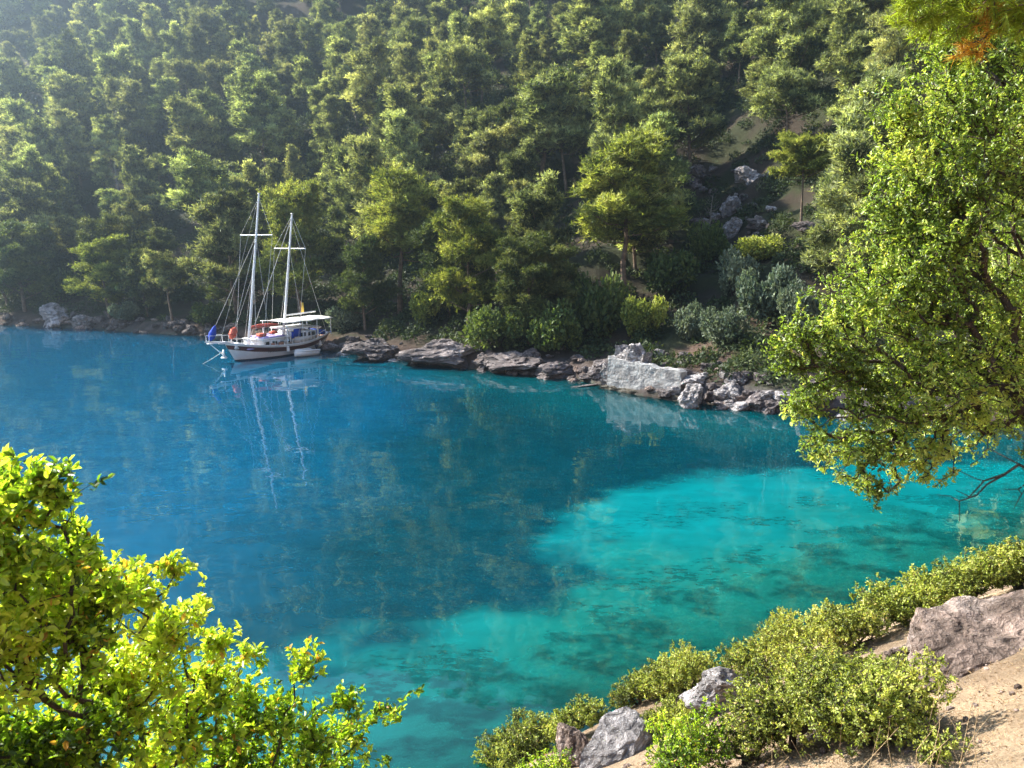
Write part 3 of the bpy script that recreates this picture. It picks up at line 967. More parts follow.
shrubs = [
    (('dark', 0), 592, 338, 62, 66, 'large round dark shrub with sunlit top left of the ruined wall'),
    (('bright', 0), 644, 340, 42, 42, 'small pale yellow-green shrub directly behind the ruined wall'),
    (('olive', 0), 690, 338, 34, 40, 'grey-green olive shrub at the left of the row behind the rubble'),
    (('olive', 1), 722, 342, 38, 44, 'grey-green olive shrub in the middle of the row behind the rubble'),
    (('olive', 2), 765, 325, 60, 62, 'tall grey-green olive shrub beside the near leafy tree'),
    (('olive', 0), 735, 296, 44, 52, 'grey olive shrub on the slope above the clearing'),
    (('dark', 1), 668, 300, 50, 55, 'dark shrub at the foot of the rocky gully'),
    (('dark', 2), 500, 350, 45, 70, 'dark shrub overhanging the big shore boulder at centre'),
    (('bright', 1), 430, 322, 34, 44, 'bright yellow-green shrub below the broad bright pine'),
    (('dark', 0), 555, 350, 50, 64, 'dark round shrub on the shore between centre boulders and ruin'),
    (('olive', 1), 345, 330, 26, 36, 'dusty green shrub on the shore right of the boat'),
    (('dark', 2), 60, 300, 30, 40, 'green shrub above the pale rocks on the left shore'),
    (('olive', 2), 125, 322, 20, 34, 'low grey shrub on the left shore above the waterline'),
    (('dark', 1), 210, 326, 24, 36, 'low dark shrub on the shore left of the sailboat bow'),
    (('bright', 2), 760, 262, 26, 50, 'sunlit low green shrub below the umbrella pine'),
    (('dark', 0), 710, 262, 40, 44, 'dark shrub beside the lowest grey boulder of the gully'),
    (('olive', 0), 800, 330, 46, 50, 'grey-green shrub half hidden by the near tree foliage'),
]
for k, (key, px, by, hp, wp, lab) in enumerate(shrubs):
    x, y, z = hit(px, by)
    f = float(project(x, y, z)[2])
    place_shrub(key, x, y, hp * f / FPX, wp * f / FPX, lab, None, k)

# ------------------------------------------------------------------ rocks
def rock_mesh(name, seed, mat, sub=4, amp=.35, flat=.7, stretch=(1, 1), strata=0.0, planes=13):
    import bmesh
    bm = bmesh.new()
    bmesh.ops.create_icosphere(bm, subdivisions=sub, radius=1.0)
    co = np.array([v.co[:] for v in bm.verts])
    r = np.random.default_rng(seed)
    # chop with random planes for a broken, faceted look
    for k in range(planes):
        nrm = norm(r.normal(size=3)); h = r.uniform(.5, .9)
        dd = co @ nrm
        co = co - np.where(dd > h, (dd - h) * .92, 0)[:, None] * nrm
    nn = norm(co)
    co = co + nn * fbm(co * 1.7 + seed, 4, seed)[:, None] * amp
    cr = np.abs(fbm(co * 2.6 + seed * 3, 3, seed + 9))
    co = co - nn * (np.clip(.08 - cr, 0, 1) * 1.6)[:, None] * amp
    co = co + nn * fbm(co * 7 + seed, 3, seed + 3)[:, None] * amp * .35
    if strata:
        co = co + nn * (np.sin(co[:, 2:3] * 16 + fbm(co * 2, 2, seed)[:, None] * 6) * strata)
    co = co * np.array([stretch[0], stretch[1], flat])
    for v, c_ in zip(bm.verts, co):
        v.co = c_
    me = bpy.data.meshes.new(name)
    bm.to_mesh(me); bm.free()
    me.materials.append(M[mat])
    return me
RK = [rock_mesh('rock_a', 1, 'rock'), rock_mesh('rock_b', 2, 'rock', flat=.55), rock_mesh('rock_c', 3, 'rock', flat=.85),
      rock_mesh('rock_d', 4, 'pale_rock', flat=.6), rock_mesh('rock_e', 5, 'pale_rock', flat=.8), rock_mesh('rock_f', 6, 'brown_rock', flat=.6)]
RKB = [rock_mesh('boulder_a', 11, 'rock', 5, .4, .7, (1, .8), .02), rock_mesh('boulder_b', 12, 'rock', 5, .45, .6, (1, .8)), rock_mesh('boulder_c', 13, 'pale_rock', 5, .4, .8)]

def place_rock(me, x, y, z, s, rz, label, group=None, name='rock', cat='rock'):
    o = link(name, me, None)
    o.location = (x, y, z)
    o.scale = s if hasattr(s, '__len__') else (s, s, s)
    o.rotation_euler = (random.uniform(-.2, .2), random.uniform(-.2, .2), rz)
    tag(o, label, cat, group)
    return o

big = [  # mesh, px, base py, width px, height px, label
    (RKB[0], 442, 368, 92, 38, 'largest grey boulder on the far shore at centre of the photo'),
    (RKB[1], 372, 359, 84, 26, 'long low grey boulder on the shore right of the sailboat stern'),
    (RKB[1], 508, 374, 80, 28, 'grey-purple boulder right of the largest shore boulder'),
    (RKB[0], 560, 379, 62, 22, 'broken grey boulder at the waterline left of the ruined wall'),
    (RKB[2], 52, 326, 40, 26, 'pale rock outcrop on the left shore near the photo edge'),
    (RKB[2], 84, 328, 26, 16, 'smaller pale rock right of the left shore outcrop'),
    (RKB[2], 692, 407, 38, 28, 'pale pointed boulder standing in the water below the rubble'),
    (RKB[2], 729, 402, 26, 24, 'pale square boulder at the waterline right of the pointed boulder'),
    (RKB[0], 765, 410, 56, 24, 'grey boulder at the waterline partly behind the near tree leaves'),
    (RKB[2], 750, 182, 30, 20, 'topmost pale boulder in the gully, rounded'),
    (RKB[2], 735, 214, 26, 22, 'pale broken boulder in the middle of the gully'),
    (RKB[2], 732, 236, 26, 24, 'lowest pointed pale boulder of the gully'),
    (RKB[0], 762, 228, 32, 14, 'flat grey boulder right of the lowest gully boulder'),
    (RKB[0], 700, 186, 44, 30, 'dark grey boulder on the left side of the gully'),
    (RKB[1], 812, 234, 34, 14, 'flat grey rock at the foot of the umbrella pine'),
]
for k, (me_, px, by, wp, hp, lab) in enumerate(big):
    x, y, z = hit(px, by)
    f = float(project(x, y, z)[2])
    w, h = wp * f / FPX / 2, hp * f / FPX / 2
    place_rock(me_, x, y + w * .4, z + h * .55, (w * 1.05, w * .9, h * 1.5), k * 1.3, lab, None, 'boulder', 'boulder')

# loose rocks along the far waterline, each a thing
seglen = np.r_[0, np.cumsum(np.hypot(*np.diff(FAR, axis=0).T))]
r4 = np.random.default_rng(14)
def at_shore(s):
    return np.array([np.interp(s, seglen, FAR[:, 0]), np.interp(s, seglen, FAR[:, 1])])
cnt = 0
for k in range(330):
    s = r4.uniform(seglen[4], seglen[-3])
    p = at_shore(s) + r4.normal(size=2) * .35
    dd = abs(r4.normal()) * 1.5
    p = p + np.array([.35, .94]) * (dd - .1)
    z = hz(p[0], p[1])
    px, py, f = project(p[0], p[1], max(z, 0))
    if not (0 < px < 900) or (598 < px < 684 and dd < 1.6): continue
    size = r4.uniform(.22, .75) if r4.random() < .75 else r4.uniform(.7, 1.25)
    if px < 205: lab, grp = 'small weathered rock on the far shore left of the sailboat', 'rocks on the shore left of the sailboat'
    elif px < 600: lab, grp = 'grey rock on the far shore between the sailboat and the ruined wall', 'rocks on the shore between boat and ruin'
    else: lab, grp = 'rough rock on the waterline right of the ruined wall', 'rocks on the shore right of the ruin'
    wts = r4.integers(6) if px > 600 else r4.choice([0, 1, 2, 5, 3], p=[.3, .25, .2, .15, .1])
    place_rock(RK[int(wts)], p[0], p[1], max(z, -.1) + size * .1, (size, size * r4.uniform(.7, 1.1), size * r4.uniform(.7, 1.1)), r4.uniform(0, 6.28), lab, grp)
    cnt += 1
# rubble mound beside the ruined wall
for k in range(46):
    px = r4.uniform(640, 770); t = (px - 640) / 130
    py = r4.uniform(352 + 18 * t, 396 + 8 * t)
    x, y, z = hit(px, py)
    if z < .02: continue
    size = r4.uniform(.25, .8)
    place_rock(RK[int(r4.choice([3, 4, 0, 5, 2]))], x, y, z + size * .3, (size, size * .9, size * r4.uniform(.8, 1.2)), r4.uniform(0, 6.28),
               'broken stone in the rubble mound right of the ruined wall', 'rubble stones beside the ruined wall')
# small stones up the gully
for k in range(44):
    px = r4.uniform(690, 775); py = r4.uniform(165, 262)
    x, y, z = hit(px, py)
    size = r4.uniform(.3, .9)
    place_rock(RK[int(r4.choice([3, 0, 4, 1]))], x, y, z + size * .25, size, r4.uniform(0, 6.28),
               'grey stone scattered in the gully on the hillside', 'stones scattered in the gully')

# ------------------------------------------------------------------ ruined wall
def ruin():
    x0, y0 = on_water(606, 389); x1, y1 = on_water(680, 400)
    ang = math.atan2(y1 - y0, x1 - x0)
    Lw = math.hypot(x1 - x0, y1 - y0)
    e = empty('ruined_wall', (x0, y0, 0), ang)
    tag(e, 'whitewashed remains of a stone wall standing at the water edge', 'ruined wall')
    def block(name, a, b, depth, zb, ztop_fn, mat, y_off=0, n=46, m=22, amp=.35):
        V, Q = [], []
        us = np.linspace(a, b, n); vsn = np.linspace(0, 1, m)
        def grid(fn):
            base = len(V)
            for u in us:
                for v in vsn:
                    V.append(fn(u, v))
            for i in range(n - 1):
                for j in range(m - 1):
                    p = base + i * m + j
                    Q.append((p, p + m, p + m + 1, p + 1))
        grid(lambda u, v: (u, y_off, zb + (ztop_fn(u) - zb) * v))
        grid(lambda u, v: (u, y_off + depth * v, ztop_fn(u)))
        grid(lambda u, v: (u, y_off + depth, ztop_fn(u) + (zb - ztop_fn(u)) * v))
        for u in (a, b):
            base = len(V)
            k = 12
            for i in range(k):
                for v in vsn:
                    V.append((u, y_off + depth * i / (k - 1), zb + (ztop_fn(u) - zb) * v))
            for i in range(k - 1):
                for j in range(m - 1):
                    p = base + i * m + j
                    Q.append((p, p + 1, p + m + 1, p + m))
        V = np.array(V, float)
        dsp = np.stack([fbm(V * 1.1 + 5, 4, 3), fbm(V * 1.1 + 25, 4, 4), fbm(V * 1.1 + 55, 4, 5)], 1) * amp
        dsp += np.stack([fbm(V * 5 + 5, 3, 6), fbm(V * 5 + 25, 3, 7), fbm(V * 5 + 55, 3, 8)], 1) * amp * .4
        return link(name, quads(name, V + dsp, Q, None, False), M[mat], e)
    def top(u):
        t = u / Lw
        return 2.7 - .55 * t + .05 * math.sin(u * 2.3) + .05 * math.sin(u * 5.1)
    block('wall_face', 0.1, Lw, .9, .22, top, 'plaster', amp=.11)
    block('footing', -.5, Lw + .4, 1.5, -.5, lambda u: .24 + .05 * math.sin(u * 3), 'wet_stone', -.25)
    block('broken_top', .5, 3.2, 1.3, 2.0, lambda u: 3.5 + .3 * math.sin(u * 4) - .25 * abs(u - 1.5), 'pale_rock', .5)
    block('side_buttress', -.65, .12, 1.1, .1, lambda u: 1.9 + .2 * math.sin(u * 9), 'pale_rock', .25)
M['plaster'] = rough_mat('old_plaster', [(0.13, 0.115, 0.11), (0.26, 0.25, 0.245), (0.40, 0.39, 0.38)], 1.1, 0.95, 1.0, 5)
M['wet_stone'] = rough_mat('wet_stone', [(0.03, 0.026, 0.02), (0.09, 0.075, 0.055)], 3, 0.6, 0.6, 10)
ruin()
x, y = on_water(582, 386)
place_rock(RK[1], x, y, -.03, (2.3, .5, .22), .25, 'flat dark rock ledge just above water left of the ruined wall', None, 'rock_ledge', 'rock')

# ------------------------------------------------------------------ sailboat (traditional two-masted)
M['white'] = plain('white_paint', (0.80, 0.80, 0.80), .35, .5, .04)
M['hull_white'] = plain('hull_paint', (0.78, 0.79, 0.82), .28, .5, .05)
M['brown'] = plain('varnished_strake', (0.085, 0.022, 0.016), .4, .5, .2)
M['navy'] = plain('bottom_paint', (0.015, 0.012, 0.03), .6, .3, .2)
M['teak'] = plain('teak_deck', (0.35, 0.20, 0.11), .7, .3, .2)
M['canvas'] = plain('cream_canvas', (0.82, 0.79, 0.70), .9, .1, .04)
M['blue'] = plain('blue_canvas', (0.02, 0.06, 0.40), .8, .2, .15)
M['redcloth'] = plain('orange_red_cloth', (0.62, 0.13, 0.08), .8, .2, .15)
M['glassdark'] = plain('dark_window', (0.02, 0.025, 0.03), .1, .6, .1)
M['steel'] = plain('steel_wire', (0.62, 0.60, 0.56), .4, .5, .1)
M['yellow'] = plain('yellow_cloth', (0.75, 0.52, 0.10), .8, .2, .1)
M['lilac'] = plain('lilac_cushion', (0.42, 0.36, 0.66), .85, .2, .1)
M['wood'] = plain('varnished_wood', (0.30, 0.12, 0.05), .4, .5, .2)
M['rope'] = plain('rope', (0.55, 0.50, 0.42), .9, .1, .1)

def boxv(cx, cy, cz, sx, sy, sz, bev=0.0):
    import bmesh
    bm = bmesh.new()
    bmesh.ops.create_cube(bm, size=1.0)
    for v in bm.verts:
        v.co = (v.co.x * sx + cx, v.co.y * sy + cy, v.co.z * sz + cz)
    if bev:
        bmesh.ops.bevel(bm, geom=list(bm.edges), offset=bev, segments=2, affect='EDGES')
    return bm
def bm_join(name, bms, mat, parent, smooth=False):
    V, FN, LP = [], [], []
    off = 0
    for bm in bms:
        bm.verts.index_update()
        V += [v.co[:] for v in bm.verts]
        for f in bm.faces:
            FN.append(len(f.verts)); LP += [v.index + off for v in f.verts]
        off += len(bm.verts)
        bm.free()
    return link(name, mesh_np(name, np.array(V), FN, LP, None, smooth), M[mat], parent)
def rod(name, pts, rad, mat, parent, sides=8):
    if not hasattr(rad, '__len__'): rad = [rad] * len(pts)
    v, q = tubes(path_segs([np.array(p, float) for p in pts], rad), sides)
    # end caps
    V = list(map(tuple, v)); 
    o = quads(name, v, q, None, True)
    return link(name, o, M[mat], parent)

BOAT_HEADING = math.atan2(-.855, -.53)
def boat():
    bx, by = on_water(278, 354.6)
    heading = BOAT_HEADING
    e = empty('sailboat', (bx, by, 0), heading, (1.1, 1.05, 1))
    tag(e, 'white two-masted wooden sailing yacht with brown stripe moored before the wooded shore', 'sailboat')
    xb = np.linspace(-5.9, 6.1, 41)
    def half(x):
        t = (x + 5.9) / 12.0
        return 2.05 * (1 - max(0, (t - .45) / .55) ** 2.3) * (1 - .42 * max(0, (.35 - t) / .35) ** 1.7) + .03
    def sheer(x):
        t = (x + 5.9) / 12.0
        return 1.22 + .75 * max(0, (t - .40) / .60) ** 2 + .72 * max(0, (.42 - t) / .42) ** 1.8
    def ring(x, zf):
        """half breadth at height fraction: zf list of absolute z"""
        b = half(x); s = sheer(x); t = (x + 5.9) / 12.0
        kz = -.75 + .75 * max(0, (t - .82) / .18) ** 1.5 + .55 * max(0, (.2 - t) / .2)
        u = min(max((zf - kz) / (s - kz), 0), 1)
        fl = u ** (.42 + .35 * max(0, (t - .6) / .4) + .25 * max(0, (.25 - t) / .25))
        return b * fl
    def rake(x, z):
        t = (x + 5.9) / 12.0
        return x + .38 * max(0, (t - .8) / .2) * (z - 1.9) * 1.4 - .28 * max(0, (.15 - t) / .15) * (z - 1.6)
    rows = [lambda x: -.7, lambda x: -.35, lambda x: -.05, lambda x: .14, lambda x: .14 + (sheer(x) - .72) * .45 - .05, lambda x: sheer(x) - .66,
            lambda x: sheer(x) - .55, lambda x: sheer(x) - .19, lambda x: sheer(x)]
    def strip(name, r0, r1, mat, proud=0.0):
        V, Q = [], []
        for side in (1, -1):
            base = len(V)
            for x in xb:
                for r in range(r0, r1 + 1):
                    z = rows[r](x)
                    V.append((rake(x, z), side * (ring(x, z) + proud), z))
            m = r1 - r0 + 1
            for i in range(len(xb) - 1):
                for j in range(m - 1):
                    p = base + i * m + j
                    Q.append((p, p + m, p + m + 1, p + 1))
        # transom
        m = r1 - r0 + 1
        for j in range(m - 1):
            a = len(xb) * m
            Q.append((j, j + 1, a + j + 1, a + j))
        return link(name, quads(name, np.array(V), Q, None, True), M[mat], e)
    strip('hull', 3, 5, 'hull_white'); strip('hull_bottom', 0, 3, 'navy')
    strip('rubbing_strake', 5, 7, 'brown'); strip('bulwark', 7, 8, 'white')
    # deck
    V, Q = [], []
    for x in xb:
        z = sheer(x) - .42
        V += [(rake(x, z), ring(x, z) - .02, z), (rake(x, z), -ring(x, z) + .02, z)]
    for i in range(len(xb) - 1):
        Q.append((2 * i, 2 * i + 1, 2 * i + 3, 2 * i + 2))
    link('deck', quads('deck', np.array(V), Q), M['teak'], e)
    for side in (1, -1):
        pts = [(rake(x, sheer(x)), side * ring(x, sheer(x)), sheer(x) + .02) for x in xb]
        rod('cap_rail', pts, .055, 'white', e, 6)
    # bowsprit with platform and rails
    zb = sheer(6.1)
    rod('bowsprit', [(5.2, 0, zb - .05), (8.2, 0, zb + .35)], [.13, .07], 'white', e)
    bm_join('bow_platform', [boxv(6.9, 0, zb + .14, 1.9, .55, .07, .01), boxv(6.2, 0, zb + .02, .8, .7, .12, .01)], 'white', e)
    for s in (1, -1):
        rod('pulpit_rail', [(6.0, s * .45, zb + .1), (6.0, s * .5, zb + .85), (7.9, s * .25, zb + .95), (7.9, s * .22, zb + .2)], .025, 'white', e, 5)
        rod('bobstay', [(6.0, s * .12, .5), (7.9, s * .05, zb + .3)], .03, 'white', e, 5)
    bm_join('anchor', [boxv(6.45, .2, .95, .14, .14, .9, .02), boxv(6.45, .2, .55, .22, .7, .14, .03)], 'white', e)
    # furled headsails
    def bundle(name, pts, rad, mat):
        r = rod(name, pts, rad, mat, e, 8); return r
    bundle('furled_jib', [(7.7, 0, zb + .45), (7.55, .02, zb + .7), (7.35, .02, zb + 1.15), (7.1, 0, zb + 1.7), (7.0, 0, zb + 1.9)], [.12, .30, .33, .16, .05], 'blue')
    bundle('furled_staysail', [(5.4, 0, zb + .35), (5.25, .05, zb + .75), (5.0, 0, zb + 1.25), (4.8, 0, zb + 1.5)], [.14, .36, .32, .08], 'redcloth')
    rk = .145
    def mast(name, x, zt, zs, half_s, r=.115):  # radius in metres
        mt = rod(name, [(x, 0, .6), (x - rk * 5, 0, 5), (x - rk * zt, 0, zt)], [r, r * .95, r * .62], 'white', e, 10)
        xs_ = x - rk * zs
        rod('spreader', [(xs_, -half_s, zs), (xs_, half_s, zs)], .06, 'white', mt, 6)
        bm_join('masthead', [boxv(x - rk * zt, 0, zt, .22, .22, .12, .02)], 'steel', mt)
        return lambda z: (x - rk * z, 0, z)
    mx, zx = 3.65, -.55
    fm = mast('mainmast', mx, 16.9, 12.7, 2.3, .14)
    fz = mast('mizzenmast', zx, 15.0, 11.3, 2.3, .14)
    def wire(a, b, r=.022):
        rod('stay', [a, b], r, 'steel', e, 4)
    wire((7.9, 0, zb + .3), fm(12.6)); wire((5.4, 0, zb), fm(12.4)); wire((6.6, 0, zb + .2), fm(16.5), .014)
    for s in (1, -1):
        xs_ = mx - rk * 12.7
        wire((xs_, s * 2.3, 12.7), (mx - .3, s * 1.95, 1.5)); wire((xs_, s * 2.3, 12.7), fm(16.5), .014)
        wire(fm(12.5), (mx - 1.2, s * 1.95, 1.4), .018); wire(fm(9), (mx + .4, s * 1.9, 1.6), .02)
        xs_ = zx - rk * 11.3
        wire((xs_, s * 2.3, 11.3), (zx - .4, s * 2.0, 1.4)); wire((xs_, s * 2.3, 11.3), fz(14.8), .014)
        wire(fz(11.2), (zx - 1.3, s * 2.0, 1.4), .018)
    wire(fz(14.6), fm(1.9), .035); wire(fz(14.2), (-5.7, 1.0, 1.9), .025)
    # raised coachroof forward, main cabin, cockpit
    cab = bm_join('cabin', [boxv(.9, 0, 1.45, 4.2, 2.5, 1.05, .06), boxv(-2.6, 0, 1.75, 2.8, 2.7, 1.3, .05)], 'white', e)
    rf = bm_join('cabin_roof', [boxv(.9, 0, 2.03, 4.5, 2.8, .10, .03), boxv(-2.3, 0, 2.80, 3.9, 3.0, .12, .04)], 'white', e)
    for s in (1, -1):
        for k in range(4):
            bm_join('window', [boxv(-.55 + k * .95, s * 1.262, 1.58, .6, .03, .36, .01)], 'glassdark', cab)
        for k in range(2):
            bm_join('window', [boxv(-3.3 + k * 1.2, s * 1.365, 2.05, .9, .03, .42, .01)], 'glassdark', cab)
        for x in (-4.2, -3.2, -1.6, -.5):
            rod('roof_post', [(x, s * 1.4, 1.4), (x, s * 1.4, 2.77)], .045, 'white', e, 6)
    bm_join('sun_mattress', [boxv(1.3, y, 2.16, 2.6, .58, .14, .05) for y in (-.95, -.32, .32, .95)], 'lilac', e)
    bm_join('foredeck_locker', [boxv(4.9, 0, 1.55, .9, 1.1, .55, .04)], 'white', e)
    bm_join('deck_mattress', [boxv(4.05, y, 1.2, .7, .6, .14, .05) for y in (-.9, .9)], 'lilac', e)
    bm_join('folded_cloth', [boxv(2.2, .4, 2.42, .9, .8, .28, .1), boxv(.0, -.5, 2.4, .8, .7, .24, .1)], 'redcloth', e)
    # boom with furled red-brown sail under the awning
    rod('boom', [(3.3, 0, 3.15), (-.3, 0, 3.2)], .08, 'wood', e, 8)
    rod('furled_mainsail', [(3.2, 0, 3.3), (2.2, 0, 3.4), (.8, 0, 3.38), (-.2, 0, 3.3)], [.07, .13, .12, .06], 'redcloth', e, 8)
    rod('mizzen_boom', [(-1.2, 0, 4.15), (-5.2, 0, 4.25)], .08, 'white', e, 8)
    # stern awning
    V, Q = [], []
    nx_, ny_ = 13, 9
    for i in range(nx_):
        for j in range(ny_):
            x = -5.9 + 6.3 * i / (nx_ - 1); y = -1.9 + 3.8 * j / (ny_ - 1)
            V.append((x, y, 3.72 - .10 * (y / 1.9) ** 2 - .07 * math.sin(i / (nx_ - 1) * 3 * math.pi) ** 2))
    for i in range(nx_ - 1):
        for j in range(ny_ - 1):
            p = i * ny_ + j
            Q.append((p, p + ny_, p + ny_ + 1, p + 1))
    aw = link('awning', quads('awning', np.array(V), Q, None, True), M['canvas'], e)
    so = aw.modifiers.new('thick', 'SOLIDIFY'); so.thickness = .06
    for s in (1, -1):
        for x in (-5.6, -3.7, -1.8, .2):
            rod('awning_post', [(x, s * 1.8, sheer(x) - .1), (x, s * 1.8, 3.63)], .04, 'white', e, 6)
        for x0 in np.arange(-5.5, 3.6, .75):
            pass
        rod('guard_rail', [(x, s * (ring(x, sheer(x)) - .06), sheer(x) + .5) for x in xb[2:-5]], .025, 'white', e, 5)
        posts = [[(x, s * (ring(x, sheer(x)) - .06), sheer(x)), (x, s * (ring(x, sheer(x)) - .06), sheer(x) + .5)] for x in np.arange(-5.2, 5, 1.0)]
        for a, b in posts:
            rod('stanchion', [a, b], .025, 'white', e, 5)
    # stern seating, table, curtain and towels
    bm_join('stern_seat', [boxv(-5.2, 0, 1.95, .8, 2.2, .5, .08), boxv(-4.6, 1.05, 1.95, 1.0, .5, .4, .06), boxv(-4.6, -1.05, 1.95, 1.0, .5, .4, .06)], 'blue', e)
    bm_join('table', [boxv(-4.3, 0, 2.2, .9, 1.0, .07, .01), boxv(-4.3, 0, 1.85, .12, .12, .7)], 'wood', e)
    bm_join('blue_curtain', [boxv(-1.35, 1.45, 2.35, .9, .06, .9, .02), boxv(-.75, 1.5, 2.15, .35, .06, .7, .02)], 'blue', e)
    bm_join('deck_chair', [boxv(.9, 1.62, 1.35, .5, .28, .5, .03), boxv(1.8, 1.62, 1.35, .5, .28, .45, .03)], 'wood', e)
    bm_join('flag', [boxv(-4.0, -.6, 4.75, .38, .05, 1.1, .02)], 'yellow', e)
    rod('flag_staff', [(-3.8, -.6, 3.9), (-3.8, -.6, 5.5)], .025, 'wood', e, 5)
    for x in (-4.3, .4):
        fx = -.0
        rod('fender', [(x, ring(x, .8) + .14, .45), (x, ring(x, .8) + .17, .6), (x, ring(x, .8) + .17, 1.0), (x, ring(x, .8) + .14, 1.15)], [.05, .15, .15, .05], 'white', e, 8)
    # lettering too small to read in the photograph: short dark strokes on the bow
    strokes = []
    for k in range(9):
        x = 2.35 - k * .16
        strokes.append(boxv(rake(x, .72), ring(x, .72) + .02, .72, .09 if k % 3 else .05, .02, .12))
    bm_join('name_lettering', strokes, 'navy', e)
    # mooring line
    ax, ay = on_water(202, 364)
    o = rod('anchor_rope', [(6.2, 0, 1.1)], .03, 'rope', e, 5) if False else None
    mw = Matrix.Translation((bx, by, 0)) @ Matrix.Rotation(heading, 4, 'Z') @ Matrix.Diagonal((1.1, 1.05, 1, 1))
    end = mw.inverted() @ Vector((ax, ay, -.05))
    rod('mooring_rope', [(6.3, 0, 1.2), tuple((Vector((6.3, 0, 1.2)) * .5 + end * .5) - Vector((0, 0, .05))), tuple(end)], .035, 'rope', e, 5)
    return mw
mw = boat()

def dinghy(mw):
    p = mw @ Vector((-.9, 3.0, 0))
    e = empty('dinghy', p, BOAT_HEADING)
    tag(e, 'small white dinghy with dark outboard motor tied alongside the sailboat', 'dinghy')
    n, m = 17, 9
    V, Q = [], []
    for i in range(n):
        t = i / (n - 1)
        b = .68 * (1 - max(0, (t - .55) / .45) ** 2.2) + .02
        for j in range(m):
            a = math.pi * j / (m - 1)
            V.append((-1.4 + 2.9 * t, -b * math.cos(a), .50 + .16 * t - (.62 - .3 * max(0, t - .7)) * math.sin(a) ** .6))
    for i in range(n - 1):
        for j in range(m - 1):
            p_ = i * m + j
            Q.append((p_, p_ + m, p_ + m + 1, p_ + 1))
    Q2 = [tuple(range(m))]
    FN = [4] * len(Q) + [m]; LP = [k for q in Q for k in q] + list(range(m))
    h = link('hull', mesh_np('dinghy_hull', np.array(V), FN, LP, None, True), M['white'], e)
    so = h.modifiers.new('thick', 'SOLIDIFY'); so.thickness = .05
    for s in (1, -1):
        rod('gunwale_tube', [(-1.45 + 2.9 * t, s * (.68 * (1 - max(0, (t - .55) / .45) ** 2.2) + .02), .52 + .16 * t) for t in np.linspace(0, 1, 14)], .10, 'white', e, 8)
    bm_join('thwart', [boxv(-.3, 0, .38, .3, 1.2, .05, .01), boxv(.6, 0, .4, .3, 1.1, .05, .01)], 'wood', e)
    bm_join('outboard_motor', [boxv(-1.62, 0, .85, .32, .28, .38, .06), boxv(-1.62, 0, .3, .12, .10, .9, .02)], 'navy', e)
dinghy(mw)

# ------------------------------------------------------------------ near leafy plants
def lobes_points(lobes, density, r, shell=.45):
    """lobes: list of (x,y,z,rx,ry,rz); points spread through them, denser near the skin"""
    out = []
    for (cx, cy, cz, rx, ry, rz) in lobes:
        n_ = int(density * (rx * ry * rz) ** (2 / 3.0)) + 3
        w = norm(r.normal(size=(n_, 3)))
        q = r.uniform(shell, 1.0, (n_, 1))
        out.append(np.array([cx, cy, cz]) + w * q * np.array([rx, ry, rz]))
    return np.concatenate(out)

def rosettes(pts, dirs, r, per, L, spread=.8, along=.10, up=.35, patch=1.0):
    n = len(pts)
    P = np.repeat(pts, per, 0); D0 = np.repeat(norm(dirs + np.array([0, 0, up])), per, 0)
    s = r.random((len(P), 1))
    P = P - D0 * s * along + r.normal(size=P.shape) * along * .10
    D = norm(D0 * .55 + r.normal(size=P.shape) * spread)
    base = np.clip(.5 + patch * (fbm(pts * 1.6, 2, 7)) + r.normal(size=n) * .13, 0, 1)
    T = np.clip(np.repeat(base, per) - .05 + r.normal(size=len(P)) * .2, 0, .9)
    T = np.where(r.random(len(P)) < .025, 1.0, T)
    Ln = L * r.uniform(.65, 1.2, len(P))
    cen = pts.mean(0)
    O = norm(norm(P - cen) * .5 + D0 * .3 + np.array([0, 0, .35]) + np.array(SUN_DIR) * .75)
    return P, D, Ln, T, O

def leafy(name, label, cat, root, pts, mat, per, L, stem=None, r_tip=.004, r_max=.12, width=.48, seed=1, along=.1, spread=.8, bark='dark_bark', group=None, up=.35, power=.45):
    r = np.random.default_rng(seed)
    e = empty(name, tuple(root), 0)
    tag(e, label, cat, group)
    R0 = np.array(root, float)
    segs, dirs = grow(R0, pts, r_tip, r_max, .10, power, stem)
    P, D, Ln, T, O = rosettes(pts, dirs, r, per, L, spread, along, up)
    v, q, t = leaves(P, D, Ln, Ln * width, T, O=O, jit=.75)
    f = link('foliage', quads(name + '_leaves', v - R0, q, {'tone': t}), M[mat], e)
    v, q = tubes(segs, 5)
    link('branches', quads(name + '_branches', v - R0, q, None, True), M[bark], e)
    return e

def lobe_px(px, py, depth, rp, asp=1.0, dz=1.0):
    d = ray(px, py)
    k = depth / d[1]
    p = np.array([0, 0, CAM_H]) + d * k
    R = rp * depth / FPX
    return (p[0], p[1], p[2], R * asp, R * .9, R * dz)

